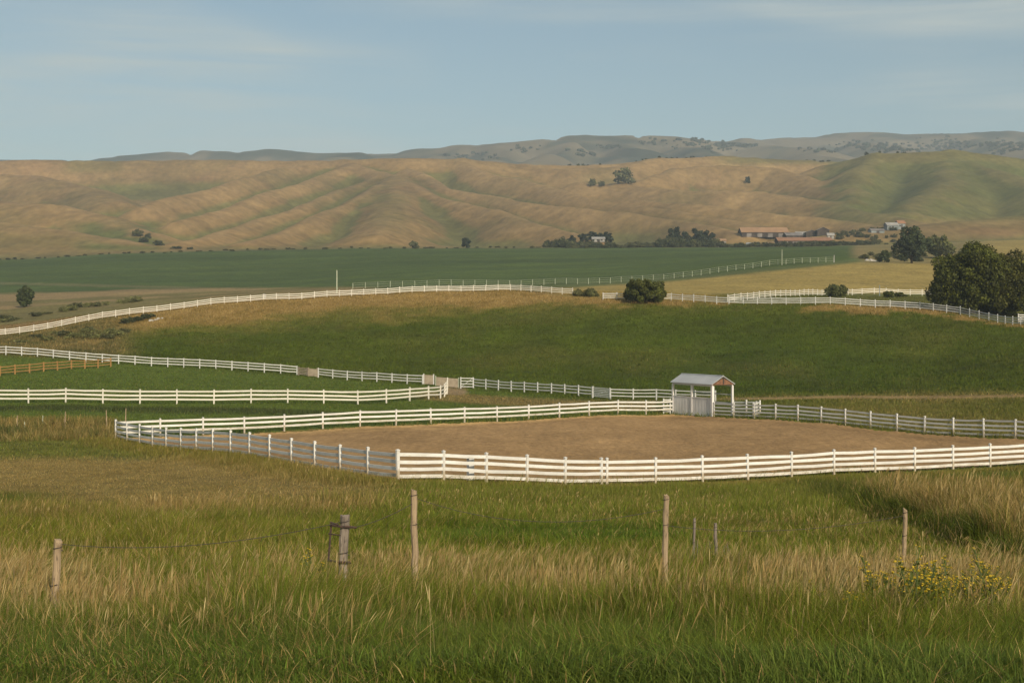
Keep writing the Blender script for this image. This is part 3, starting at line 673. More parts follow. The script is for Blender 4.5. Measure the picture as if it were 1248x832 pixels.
fence('rail_fence', 'white four rail arena fence side lying in shade beside the cut field', [PA, PB1], 3.45, 1.42, R4, 0.165, mat=M['white'], group=GRP)
fence('rail_fence', 'sunlit white four rail arena fence facing the tall meadow grass', [PB1, XY(733, 75.9), XY(739.5, 76.1), PC], 3.05, 1.42, R4, 0.165, group=GRP)
fence('rail_fence', 'sunlit white three rail fence along the far side of the sand arena', [PA, PD], 3.5, 1.36, R3, 0.165, group=GRP)
S0 = np.array(PD); SDIR = np.array((21.1, -38.0)); SDIR /= np.linalg.norm(SDIR); SNRM = np.array((-SDIR[1], SDIR[0]))
LSH, WSH = 6.5, 2.4
SH_NEAR = tuple(S0 + SDIR * LSH)
fence('rail_fence', 'white four rail arena fence running from the gate shelter toward the track', [tuple(S0 + SDIR * (LSH + 0.25)), PC], 3.0, 1.38, R4, 0.14, group=GRP)
fence('rail_fence', 'cream three rail paddock fence across the mown lawn, rounded at one end',
      [XY(-190, 136), XY(0, 136), XY(255, 137), XY(375, 139), XY(413, 140), XY(448, 141.5), XY(480, 144), XY(508, 147), XY(532, 150.5), XY(541, 154), XY(545, 164), XY(545.5, 184)], 3.5, 1.38, R3, 0.165, mat=M['cream'], group=GRP, keep_ends=False)
fence('rail_fence', 'greyish three rail fence at the mound foot, beside the stained timber fence',
      [XY(-150, 210), XY(0, 205), XY(64, 204), XY(200, 203), XY(362, 200)], 2.35, 1.32, R3, 0.13, mat=M['greywhite'], group=GRP, keep_ends=False)
fence('rail_fence', 'greyish three rail fence at the mound foot, between the two weathered gates',
      [XY(388, 199), XY(515, 191)], 2.35, 1.32, R3, 0.13, mat=M['greywhite'], group=GRP)
fence('rail_fence', 'greyish three rail fence at the mound foot, nearest to the gate shelter',
      [XY(577, 188), XY(672, 176), XY(722, 170.5)], 2.6, 1.36, R3, 0.13, mat=M['greywhite'], group=GRP)
fence('rail_fence', 'low end of the mound foot fence passing behind the gate shelter',
      [XY(744, 168), XY(800, 166), XY(872, 161)], 2.6, 1.3, R3, 0.12, mat=M['greywhite'], group=GRP)
fence('rail_fence', 'long white three rail fence curving up over the mound crest below the crop field',
      [XY(-120, 262), XY(0, 265), XY(60, 270), XY(140, 277), XY(220, 281), XY(300, 285), XY(400, 291), XY(485, 297), XY(560, 300), XY(624, 300), XY(698, 291)], 2.6, 1.42, R3, 0.17, mat=M['cream'], group=GRP, keep_ends=False)
fence('rail_fence', 'white three rail fence falling along the mound shoulder toward the big tree',
      [XY(735, 272), XY(815, 271), XY(884, 262), XY(1000, 256), XY(1060, 254), XY(1120, 250), XY(1170, 244), XY(1212, 235), XY(1248, 225), XY(1330, 215)], 2.65, 1.42, R3, 0.15, mat=M['greywhite'], group=GRP, keep_ends=False)
fence('rail_fence', 'white three rail fence below the yellow field, behind the mound shoulder fence',
      [XY(887, 266), XY(920, 276), XY(957, 290), XY(990, 305), XY(1040, 328), XY(1130, 330), XY(1260, 330)], 2.9, 1.45, R3, 0.16, mat=M['cream'], group=GRP, keep_ends=False)
fence('timber_fence', 'orange brown stained timber fence on the grass', [XY(-90, 172), XY(0, 178), XY(70, 188), XY(135, 199)], 2.9, 1.25, (0.35, 0.72, 1.09), 0.12, 0.05, 0.15, M['brownrail'], cap=False)
fence('wire_fence', 'pale post and wire fence between crop and yellow field', [XY(430, 405), XY(560, 415), XY(700, 428), XY(820, 440), XY(1016, 478)], 3.6, 1.75, (0.5, 1.1, 1.68), 0.045, 0.045, 0.13, M['paleposts'], cap=False, keep_ends=False)
fence('rail_fence', 'short white ladder like fence end beside the big tree trunk', [XY(1241, 236), XY(1275, 238)], 1.7, 1.5, (0.3, 0.65, 1.0, 1.35), 0.13, mat=M['white'], group=GRP)

# thin stakes of the little wire fence left of the arena
pk = 'thin bleached stake in the reedy grass beyond the arena corner'
for i, (uu, hh) in enumerate(((21, 1.3), (30, 0.7), (79, 1.45), (130, 1.45), (153, 1.5), (52, 0.8))):
    x, y = XY(uu, 116 + 0.8 * i); b = MB(); b.tube([(0, 0, -0.2), (0.01, 0, hh * 0.5), (0.03, 0, hh)], [0.05, 0.05, 0.035], 6)
    o = b.build('fence_stake', M['wood'] if hh > 1 else M['paleposts']); o.location = (x, y, gz(x, y)); o.rotation_euler = (0, random.uniform(-0.05, 0.05), 0)
    tag(o, pk, 'stake', 'thin stakes in the reedy grass')

# gates in the mound-foot fence
def bar_gate(name, label, a, b, h, mat, panel=None, bars=3):
    a = np.array(a); b = np.array(b); L = np.linalg.norm(b - a); rz = math.atan2(*(b - a)[::-1])
    root = thing(name, label, 'gate', (a[0], a[1], gz(*a)), rz); dz = gz(*b) - gz(*a)
    for x in (0.06, L - 0.06): inst('gate_post', MB().box((0, 0, h / 2), (0.12, 0.12, h)).mesh('gate_post', mat), root, (x, 0, dz * x / L))
    if panel: MB().prism([(-0.025, 0.1), (0.025, 0.1), (0.025, h - 0.15), (-0.025, h - 0.15)], [(0.14, 0, 0), (L - 0.14, 0, dz)]).build('panel', panel, root)
    else:
        for k in range(bars):
            z = 0.25 + k * (h - 0.4) / (bars - 1)
            MB().prism([(-0.02, z - 0.05), (0.02, z - 0.05), (0.02, z + 0.06), (-0.02, z + 0.06)], [(0.1, 0, 0), (L - 0.1, 0, dz)]).build('bar', mat, root)
        MB().tube([(0.15, 0.03, 0.25), (L - 0.15, 0.03, dz + h - 0.2)], 0.03, 4).build('brace', mat, root)
    return root
bar_gate('field_gate', 'brown barred field gate next to the pale plywood gate', XY(363.5, 200), XY(375, 199.6), 1.25, M['greywood'], bars=5)
bar_gate('panel_gate', 'pale solid plywood gate in the mound foot fence', XY(375.6, 199.6), XY(387, 199), 1.3, M['tanpanel'], M['tanpanel'])
bar_gate('panel_gate', 'tan boarded gate behind the rounded paddock fence end', XY(516, 191), XY(529, 190.5), 1.5, M['paint'], M['tanpanel'])
bar_gate('panel_gate', 'wide tan boarded gate over bare trodden ground', XY(530.5, 188), XY(559.5, 186.5), 1.4, M['paleposts'], M['tanpanel'])
bar_gate('field_gate', 'white barred gate with tall posts beside bare trodden ground', XY(561, 186), XY(577, 187.5), 1.5, M['greywhite'], bars=4)
bar_gate('field_gate', 'grey barred gate in the fence near the gate shelter', XY(722.5, 170.5), XY(743.5, 168), 1.4, M['greywhite'], bars=6)

# ------------------------------------------------------------------ gate shelter in the arena corner
def shelter():
    rz = math.atan2(SDIR[1], SDIR[0]); z0 = gz(*S0); z1 = gz(*SH_NEAR)
    root = thing('gate_shelter', 'white posted gate shelter with grey sheet roof in the arena corner', 'shelter', (S0[0], S0[1], (z0 + z1) / 2), rz)
    L, W, H = LSH, WSH, 2.98; y0 = 0.0
    pm = MB().box((0, 0, H / 2 - 0.15), (0.19, 0.19, H + 0.3)).mesh('post', M['paint'])
    pn = MB().box((0, 0, H / 2 - 0.15), (0.25, 0.25, H + 0.3)).mesh('post', M['paint'])
    for x, y, big in ((0, 0, 0), (L * 0.49, 0, 0), (L, 0, 1), (0, W, 0), (L, W, 0)):
        inst('post', pn if big else pm, root, (x, y, 0))
    for xa, xb in ((0.12, L * 0.49 - 0.12), (L * 0.49 + 0.12, L - 0.18)):
        b = MB(); n = 12; w = (xb - xa) / n
        for i in range(n): b.box((xa + w * (i + 0.5), -0.01 + 0.006 * (i % 2), 0.86), (w * 0.97, 0.05, 1.78))
        p = b.build('half_wall', M['paint'], root)
        MB().box(((xa + xb) / 2, -0.01, 1.79), (xb - xa, 0.12, 0.07)).build('cap_board', M['paint'], p)
    MB().box((L / 2, W, 1.25), (L - 0.24, 0.05, 0.14)).build('back_rail', M['paint'], root)
    MB().box((L / 2, W, 2.1), (L - 0.24, 0.05, 0.10)).build('back_rail', M['paint'], root)
    for y in (0, W): MB().box((L / 2, y, H + 0.06), (L + 0.1, 0.14, 0.2)).build('beam', M['paint'], root)
    # roof: two sheet slopes with thickness, ribs and fascia
    ov, rise, ex = 0.22, 0.80, 0.16; b = MB()
    ye0, yr, ye1 = -ov, W / 2, W + ov; ze = H + 0.12; zr = ze + rise
    b.prism([(-(ye0), ze), (-(yr), zr), (-(ye1), ze), (-(ye1), ze + 0.06), (-(yr), zr + 0.07), (-(ye0), ze + 0.06)], [(L + ex, 0, 0), (-ex, 0, 0)])
    # prism() places lateral to the walking direction; walking -x puts lateral -> -y, hence the signs above
    for i in range(17):
        x = -ex + 0.03 + i * (L + 2 * ex - 0.06) / 16
        for ya, za, yb, zb in ((ye0, ze, yr, zr), (ye1, ze, yr, zr)):
            b.tube([(x, ya, za + 0.065), (x, yb, zb + 0.072)], 0.022, 4)
    r = b.build('roof', M['tinroof'], root)
    MB().prism([(-0.12, zr + 0.05), (0.12, zr + 0.05), (0.03, zr + 0.11), (-0.03, zr + 0.11)], [(L + ex, yr, 0), (-ex, yr, 0)]).build('ridge_cap', M['tinroof'], r)
    for x in (0.02, L - 0.02 + 0.12):
        g = MB(); zb = ze - 0.02; a, c = -ov * 0.6, W + ov * 0.6
        v = [(x, a, zb + 0.02), (x, c, zb + 0.02), (x, yr, zr - 0.14)]
        g.v = v + [(p[0] + 0.05, p[1], p[2]) for p in v]; g.f = [(0, 2, 1), (3, 4, 5), (0, 1, 4, 3), (1, 2, 5, 4), (2, 0, 3, 5)]
        go = g.build('gable', M['gable'], root)
        MB().box((x + 0.065, yr, (zb + zr) / 2 - 0.02), (0.05, 0.14, rise - 0.2)).build('king_post', M['darkwall'], go)
shelter()
# loose rails and a gate standing by the shelter
e0 = S0 + SDIR * (LSH + 0.2) + SNRM * 0.3
fence('rail_fence', 'short white cross fence behind the gate shelter opening', [tuple(S0 + SDIR * LSH + SNRM * (WSH + 0.1)), tuple(S0 + SDIR * (LSH + 3.5) + SNRM * (WSH + 0.6)), tuple(S0 + SDIR * (LSH + 5.5) + SNRM * 0.6)], 1.6, 1.38, R4, 0.14, group=GRP)
bar_gate('field_gate', 'blue grey barred gate closing the arena beside the shelter wall', tuple(S0 - SDIR * 0.2 - SNRM * 1.1), tuple(S0 - SDIR * 0.15 - SNRM * 0.2), 1.55, M['greywhite'], bars=5)

# a bench-like white trough stand against the near fence
x, y = XY(573, 69.6); q = thing('water_stand', 'small white stand hung inside the near arena fence', 'stand', (x, y + 0.5, gz(x, y)), 0.46)
MB().box((0, 0, 0.55), (0.28, 0.28, 1.1)).build('leg', M['paint'], q); MB().box((0.15, 0, 1.14), (0.95, 0.4, 0.08)).build('top', M['paint'], q)

# ------------------------------------------------------------------ old stakes and posts in the meadow
def old_post(name, label, u, d, h, w, lean, mat, seed, square=False, group=None):
    r = random.Random(seed); x, y = XY(u, d); b = MB(); pts, rad = [], []
    n = 12
    for i in range(n + 1):
        t = i / n; pts.append((lean * h * t + r.gauss(0, 0.004), r.gauss(0, 0.004), -0.25 + (h + 0.25) * t)); rad.append(w / 2 * (1.06 - 0.14 * t) * r.uniform(0.91, 1.08))
    b.tube(pts, rad, 9 if not square else 6)
    top = len(b.v) - (9 if not square else 6)
    for i in range(top, len(b.v)):
        b.v[i] = (b.v[i][0], b.v[i][1], b.v[i][2] + r.uniform(-0.03, 0.03))
    root = thing(name, label, 'post', (x, y, gz(x, y)), 0, group)
    b.build('timber', mat, root, sm=False)
    for zz in (h - 0.08, h - 0.42):
        MB().tube([(lean * zz + w * 0.52 * math.cos(a), w * 0.52 * math.sin(a), zz + 0.004 * k) for k, a in enumerate(np.linspace(0, 2 * math.pi, 11))], 0.005, 4).build('wire_tie', M['wire'], root)
    return root
old_post('wooden_post', 'short pale wooden stake leaning in grass, split at its top', 61, 13.0, 0.885, 0.078, 0.085, M['wood'], 1)
gp = old_post('wooden_post', 'thick grey weathered gate post with iron rod and wire loops', 416, 15.5, 1.14, 0.112, 0.03, M['greywood'], 2)
MB().tube([(-0.145, -0.02, 0.30), (-0.135, -0.02, 0.7), (-0.105, -0.02, 1.08)], 0.012, 6).build('iron_rod', M['iron'], gp)
for zz in (1.045, 0.66): MB().tube([(-0.14 + (0.02 if zz > 1 else 0), -0.03, zz + 0.01), (0.0, -0.078, zz), (0.10, -0.06, zz - 0.005), (0.165 if zz > 1 else 0.1, -0.02, zz - 0.02)], 0.013, 5).build('wire_loop', M['iron'], gp)
MB().tube([(-0.14, -0.02, 0.96), (0, -0.075, 0.95)], 0.007, 4).build('wire_loop', M['iron'], gp)
MB().tube([(-0.12, -0.02, 1.085), (-0.08, -0.03, 1.07), (-0.02, -0.075, 1.06)], 0.012, 5).build('hook', M['iron'], gp)
old_post('wooden_post', 'tallest pale wooden post in the tall grass, single and straight', 507, 16.5, 1.46, 0.08, -0.018, M['wood'], 3)
old_post('wooden_post', 'slim pale wooden post in tan grass below the arena corner', 809, 19.0, 1.45, 0.08, 0.022, M['wood'], 4)
old_post('wooden_post', 'thin pale post beside the yellow flowering weeds', 1101, 21.0, 1.22, 0.07, 0.02, M['wood'], 5)
old_post('wooden_post', 'thin dry stick post among twigs, taller of the pair', 843, 24.0, 1.08, 0.045, 0.05, M['greywood'], 6)
old_post('wooden_post', 'thin dry stick post among twigs, shorter of the pair', 874, 24.0, 0.98, 0.06, -0.03, M['greywood'], 8)
def strand(label, pts, sag):
    P = []
    for (u0, v0, d0), (u1, v1, d1) in zip(pts[:-1], pts[1:]):
        for k in range(12):
            t = k / 12; d = d0 + (d1 - d0) * t; u = u0 + (u1 - u0) * t
            z = (CZ - (v0 - V0) * d0 / F) * (1 - t) + (CZ - (v1 - V0) * d1 / F) * t - sag * 4 * t * (1 - t)
            P.append((*XY(u, d), z))
    u, v, d = pts[-1]; P.append((*XY(u, d), CZ - (v - V0) * d / F))
    o = MB().tube(P, 0.0036, 4).build('fence_wire', M['wire']); tag(o, label, 'wire')
strand('sagging wire strand from the grey gate post to the tallest post', [(418, 645, 15.5), (505, 612, 16.5)], 0.05)
strand('slack wire strand running from the short leaning stake toward the gate post', [(66, 662, 13.0), (416, 636, 15.5)], 0.13)
strand('wire strand between the tallest post and the slim pale post', [(507, 607, 16.5), (810, 620, 19.0)], 0.22)
strand('slack wire strand ending at the thin post beside yellow weeds', [(811, 640, 19.0), (1102, 628, 21.0)], 0.14)
def twigs():
    r = random.Random(5); b = MB()
    for i in range(12):
        x, y = XY(r.uniform(835, 882), r.uniform(23.4, 24.4)); z = gz(x, y); h = r.uniform(0.35, 0.8)
        p = [(x, y, z)]
        for k in range(4): p.append((p[-1][0] + r.gauss(0.02, 0.05), p[-1][1] + r.gauss(0, 0.04), p[-1][2] + h / 4))
        b.tube(p, [0.012, 0.01, 0.008, 0.006, 0.004], 4)
    tag(b.build('dead_brush', M['greywood']), 'bare dead twigs tangled between the two stick posts', 'brush')
twigs()

# ------------------------------------------------------------------ yellow flowering weeds
def weed_proto(seed):
    r = np.random.default_rng(seed); root = thing('yellow_wildflower', 'leafy weed with yellow flower heads in the tall grass', 'wildflower', (0, 0, 0), 0, 'yellow flowering weeds in the meadow')
    st = MB(); LV, LC = [], []; fl = MB(); H = r.uniform(0.62, 0.8)
    tips = []
    for s in range(4):
        a = r.random() * 6.28; m = r.uniform(0.03, 0.16); h = H * r.uniform(0.75, 1.0)
        pts = [(math.cos(a) * m * t * t * 1.2, math.sin(a) * m * t * t * 1.2, h * t) for t in np.linspace(0, 1, 6)]
        st.tube(pts, [0.007, 0.006, 0.005, 0.0045, 0.004, 0.003], 5); tips.append(pts[-1])
        for k in range(30):
            t = r.uniform(0.15, 0.98); p = np.array([np.interp(t, np.linspace(0, 1, 6), [q[i] for q in pts]) for i in range(3)])
            b = r.random() * 6.28; ln = r.uniform(0.05, 0.10) * (1.2 - 0.5 * t); w = ln * 0.32; dv = np.array((math.cos(b), math.sin(b), r.uniform(0.1, 0.7))); sv = np.array((-math.sin(b), math.cos(b), r.uniform(-.3, .3)))
            LV += [p, p + dv * ln * 0.5 + sv * w * 0.5, p + dv * ln, p + dv * ln * 0.5 - sv * w * 0.5]
            c = np.array((0.135, 0.155, 0.02)) * math.exp(r.normal(0, 0.22)); LC += [c] * 4
        for k in range(7):
            b = r.random() * 6.28; e = np.array(pts[-1]) + np.array((math.cos(b) * r.uniform(0.01, 0.06), math.sin(b) * r.uniform(0.01, 0.06), r.uniform(-0.12, 0.03)))
            st.tube([(pts[-2]), tuple(e)], 0.002, 3, cap=False); tips.append(tuple(e))
    st.build('stem', M['greenstem'], root)
    mesh_np('foliage', np.array(LV), np.arange(len(LV)).reshape(-1, 4), M['leaf'], root, np.array(LC))
    for p in tips:
        n0 = len(fl.v); R = r.uniform(0.008, 0.016); k = 7
        fl.v += [(p[0], p[1], p[2] + R * 0.5)] + [(p[0] + R * math.cos(6.283 * j / k) * (1 if j % 2 else .8), p[1] + R * math.sin(6.283 * j / k), p[2] + r.normal(0, R * .3)) for j in range(k)] + [(p[0], p[1], p[2] - R * 0.7)]
        for j in range(k): fl.f += [(n0, n0 + 1 + j, n0 + 1 + (j + 1) % k), (n0 + k + 1, n0 + 1 + (j + 1) % k, n0 + 1 + j)]
    fl.build('blossom', M['flower'], root); return root
_w = [weed_proto(i) for i in (31, 32, 33)]
_wr = random.Random(9); _n = 0
for cu, cd, n, sp in ((1105, 14.6, 13, 15), (1150, 14.0, 11, 18), (1185, 13.6, 10, 14), (1125, 12.6, 10, 30), (1212, 13, 3, 10), (1060, 12.3, 3, 22), (990, 13.2, 1, 15), (885, 22.5, 1, 6), (395, 20, 2, 5)):
    for k in range(n):
        x, y = XY(_wr.gauss(cu, sp), cd + _wr.gauss(0, 0.7)); z = gz(x, y)
        o = _w[_n] if _n < 3 else copy_tree(_w[_n % 3]); _n += 1
        o.location = (x, y, z); s = _wr.uniform(0.75, 1.1) * (0.6 if cd < 9 else 1); o.scale = (s, s, s); o.rotation_euler = (0, 0, _wr.uniform(0, 6.28))

# ------------------------------------------------------------------ trees and shrubs
def tree_parts(seed, H, R, zb, nl, leaf, c1, c2, lobes=14, squash=1.0, top=1.0, trunk=True, tr=None, split=1, dome=False):
    """crown of many leaf faces on the skins of uneven lobes, tapered trunk and limbs -> (crown mesh, trunk mesh)"""
    r = np.random.default_rng(seed); Hc = H - zb; cen = []
    for i in range(lobes):
        t = (i + 0.5) / lobes; zz = zb + Hc * (0.10 + 0.80 * t)
        env = R * math.sqrt(max(0.05, 1 - abs((t - 0.34) / 0.70) ** 2.5)) * (1 if t < 0.5 else top)
        a = i * 2.399 + r.uniform(-0.5, 0.5); rr = env * (r.uniform(0.35, 0.74) if lobes < 20 else r.uniform(0.45, 0.88))
        lr = max(R, Hc * 0.5) * r.uniform(0.24, 0.42) * (1 - 0.25 * t) * (14 / max(lobes, 14)) ** 0.33
        cen.append((math.cos(a) * rr, math.sin(a) * rr, min(zz, H - lr * 0.8), lr, math.exp(r.normal(0, 0.2))))
    cen.append((0, 0, zb + Hc * 0.5, R * 0.52, 1.0))
    if lobes >= 20:
        for q in range(6): cen.append((R * 0.36 * math.cos(q * 1.047), R * 0.36 * math.sin(q * 1.047), zb + Hc * (0.34 + 0.12 * (q % 2)), R * 0.42, math.exp(r.normal(0, 0.1))))
    if dome:
        cen = []; N = lobes
        for i in range(N):
            zz = 1 - (i + 0.5) * 1.62 / N; a = i * 2.39996; q = math.sqrt(max(0, 1 - zz * zz)); k = r.uniform(0.52, 0.96) if zb > 0.12 else r.uniform(0.5, 0.92)
            if N >= 48: k = r.uniform(0.64, 0.93)
            wide = 1.0 + 0.10 * max(0, -zz); q = q if zz > 0 else max(q, 0.80 * (1 - abs(zz) ** 4)); cz = zb + Hc * 0.40
            cen.append((math.cos(a) * q * R * k * wide, math.sin(a) * q * R * k * wide, cz + zz * Hc * (0.56 * k if zz > 0 else 0.50), min(R, Hc / 2) * r.uniform(0.20, 0.42) * (24 / N) ** 0.25, math.exp(r.normal(0, 0.2))))
        for q in range(5): cen.append((R * 0.3 * math.cos(q * 1.257), R * 0.3 * math.sin(q * 1.257), zb + Hc * (0.36 + 0.1 * (q % 2)), min(R, Hc / 2) * 0.5, 0.9))
    C = np.array(cen); wts = C[:, 3] ** 2; k = r.choice(len(C), nl, p=wts / wts.sum())
    dv = r.normal(size=(nl, 3)); dv /= np.linalg.norm(dv, axis=1)[:, None]
    rad = C[k, 3] * (0.58 + 0.55 * r.random(nl) ** 0.8) * (1 + 0.22 * vnoise(dv[:, 0] * 3 + k, dv[:, 1] * 3 + dv[:, 2] * 2))
    P = C[k, :3] + dv * rad[:, None] * np.array((1, 1, 0.86 * squash))
    P = P[P[:, 2] > zb * 0.8 + 0.02] if False else P; lowp = P[:, 2] < zb * 0.8 + 0.05; P[lowp, 2] = zb * 0.8 + 0.05 + r.random(lowp.sum()) * 0.10 * Hc
    nrm = dv + r.normal(0, 0.75, (nl, 3)); nrm /= np.linalg.norm(nrm, axis=1)[:, None]
    tv = np.cross(nrm, r.normal(size=(nl, 3))); tv /= np.linalg.norm(tv, axis=1)[:, None]; bv = np.cross(nrm, tv)
    s = leaf * np.exp(r.normal(0, 0.3, nl)); s1 = (tv * s[:, None]); s2 = bv * (s * 0.62)[:, None]
    V = np.stack([P - s1, P + s2 * 0.9 + s1 * 0.1, P + s1, P - s2], 1).reshape(-1, 3)
    c = lerp3(c1, c2, r.random(nl)) * C[k, 4][:, None] * np.exp(r.normal(0, 0.28, (nl, 1)))
    b = MB(); tr = tr or H * 0.028
    for sp in range(split):
        ox = 0 if split == 1 else (sp - (split - 1) / 2) * tr * 3.2
        b.tube([(ox, 0, -0.3), (ox * 1.1, 0, zb * 0.6), (ox * 1.4, 0.05 * R, zb + Hc * 0.3), (ox * 1.5, 0, zb + Hc * 0.62)], [tr * 1.35, tr, tr * 0.7, tr * 0.25], 8)
    for i in range(0, lobes, 2):
        x, y, z, lr, _ = cen[i]; h0 = min(zb * 0.8 + Hc * 0.1, z)
        b.tube([(0, 0, h0), (x * 0.4, y * 0.4, h0 + (z - h0) * 0.55), (x * 0.85, y * 0.85, z)], [tr * 0.5, tr * 0.35, tr * 0.12], 5)
    return V, np.repeat(c, 4, 0), b
def tree(name, label, cat, loc, seed, H, R, zb, nl, leaf, c1, c2, group=None, **kw):
    V, c, b = tree_parts(seed, H, R, zb, nl, leaf, c1, c2, **kw)
    root = thing(name, label, cat, loc, 0, group)
    mesh_np('crown' if 'tree' in name else 'foliage', V, np.arange(len(V)).reshape(-1, 4), M['leaf'], root, c)
    b.build('trunk' if 'tree' in name else 'stem', M['bark'], root, sm=True); return root
def at(u, d): x, y = XY(u, d); return (x, y, gz(x, y) - 0.05)
DK, DK2 = (0.040, 0.048, 0.010), (0.078, 0.084, 0.014)
tree('broadleaf_tree', 'large dark round crowned tree above the white fence, biggest of all', 'tree', at(1181, 250), 101, 12.9, 6.8, 0.35, 44000, 0.19, DK, DK2, lobes=64, tr=0.36, split=2, dome=True)
tree('broadleaf_tree', 'dark tree merged into the shoulder of the biggest tree', 'tree', at(1214, 252), 102, 12.2, 6.9, 0.5, 36000, 0.19, (0.044, 0.047, 0.010), (0.078, 0.076, 0.014), lobes=54, tr=0.3, dome=True)
tree('broadleaf_tree', 'dark tree cut by the frame edge beyond the biggest tree', 'tree', at(1254, 251), 103, 10.8, 6.4, 0.5, 26000, 0.19, DK, DK2, lobes=48, tr=0.3, dome=True)
tree('broadleaf_tree', 'dark blue green tree between the yellow field and the low brown spur', 'tree', at(1111, 500), 104, 13.0, 5.4, 0.9, 7000, 0.42, (0.028, 0.040, 0.020), (0.050, 0.062, 0.028), lobes=26, dome=True)
tree('broadleaf_tree', 'paler rounded tree beside the dark blue green tree', 'tree', at(1146, 560), 105, 9.0, 6.0, 0.3, 5000, 0.45, (0.085, 0.095, 0.034), (0.12, 0.122, 0.045), lobes=22, dome=True)
tree('broadleaf_tree', 'small lone rounded tree on the tan strip below the crop field', 'tree', at(30, 400), 106, 6.6, 2.35, 0.2, 5500, 0.26, (0.038, 0.052, 0.020), (0.066, 0.080, 0.026), lobes=24, dome=True)
tree('shrub', 'spreading bushy shrub hiding part of the mound fence', 'shrub', at(786, 267), 137, 5.2, 4.4, 0.1, 13000, 0.19, (0.05, 0.060, 0.012), (0.088, 0.094, 0.018), lobes=30, dome=True)
tree('shrub', 'low olive shrub in the gap between the two crest fences', 'shrub', at(720, 284), 108, 1.6, 2.2, 0.05, 2500, 0.14, (0.075, 0.085, 0.03), (0.12, 0.12, 0.045), lobes=9)
tree('shrub', 'low scrubby growth at the end post of the crest fence', 'shrub', at(704, 288), 109, 1.1, 1.8, 0.05, 1500, 0.13, (0.085, 0.09, 0.035), (0.14, 0.13, 0.05), lobes=8)
tree('shrub', 'rounded olive shrub on the white fence below the yellow field', 'shrub', at(1019, 300), 110, 2.7, 2.6, 0.05, 3500, 0.18, (0.065, 0.075, 0.025), (0.10, 0.105, 0.035), lobes=10)
tree('shrub', 'small dark shrub behind the mound fence, paired with its twin', 'shrub', at(1083, 304), 111, 1.5, 1.3, 0.05, 1200, 0.16, DK, DK2, lobes=7)
tree('shrub', 'tiny dark shrub behind the mound fence, flattest of the pair', 'shrub', at(1097, 306), 112, 1.0, 1.3, 0.05, 1000, 0.16, DK, DK2, lobes=7)
tree('shrub', 'round green bush at the corner of the yellow field', 'shrub', at(1078, 495), 113, 4.2, 2.6, 0.1, 2200, 0.34, (0.04, 0.055, 0.02), (0.065, 0.08, 0.028), lobes=9)
tree('broadleaf_tree', 'lone dark round tree at the far edge of the crop field', 'tree', at(568, 878), 114, 6.4, 3.4, 0.4, 2200, 0.5, (0.028, 0.04, 0.022), (0.045, 0.055, 0.028), lobes=9)
tree('broadleaf_tree', 'faint pale small tree at the far crop edge below the tan dome', 'tree', at(505, 884), 115, 4.4, 3.3, 0.3, 1400, 0.5, (0.085, 0.095, 0.045), (0.12, 0.12, 0.06), lobes=8)

# prototypes for the far trees: one mesh set each, copied
def proto_mesh(seed, nl, leaf, c1, c2, **kw):
    V, c, b = tree_parts(seed, 1.0, kw.pop('R', 0.5), kw.pop('zb', 0.06), nl, leaf, c1, c2, **kw)
    o = mesh_np('crown', V, np.arange(len(V)).reshape(-1, 4), M['leaf'], None, c); me = o.data; bpy.data.objects.remove(o)
    return me, b.mesh('trunk', M['bark'], True)
PM = {
 'dark': [proto_mesh(200 + i, 1500, 0.05, (0.024, 0.034, 0.020), (0.042, 0.052, 0.026), lobes=9, R=0.46, top=1.25) for i in range(3)],
 'bush': [proto_mesh(220 + i, 1100, 0.06, (0.045, 0.058, 0.026), (0.085, 0.09, 0.038), lobes=8, R=0.75, zb=0.03) for i in range(4)],
 'scrub': [proto_mesh(260 + i, 700, 0.055, (0.13, 0.14, 0.045), (0.19, 0.185, 0.07), lobes=9, R=0.7, zb=0.03) for i in range(3)],
 'pale': [proto_mesh(240 + i, 1100, 0.06, (0.075, 0.085, 0.036), (0.12, 0.115, 0.05), lobes=9, R=0.7, zb=0.03) for i in range(3)],
}
_ti = 0
def small_tree(kind, name, label, cat, loc, h, w, group=None, trunk=True):
    global _ti; _ti += 1
    cm, tm = PM[kind][_ti % len(PM[kind])]; R = {'dark': 0.46, 'bush': 0.75, 'pale': 0.7, 'scrub': 0.7}[kind]
    root = thing(name, label, cat, loc, (_ti * 1.7) % 6.28, group); s = w / (2 * R) / 1.05
    inst('crown' if 'tree' in name else 'foliage', cm, root, sc=(s, s, h))
    if trunk: inst('trunk' if 'tree' in name else 'stem', tm, root, sc=(s, s, h))
    return root
rr = random.Random(77)
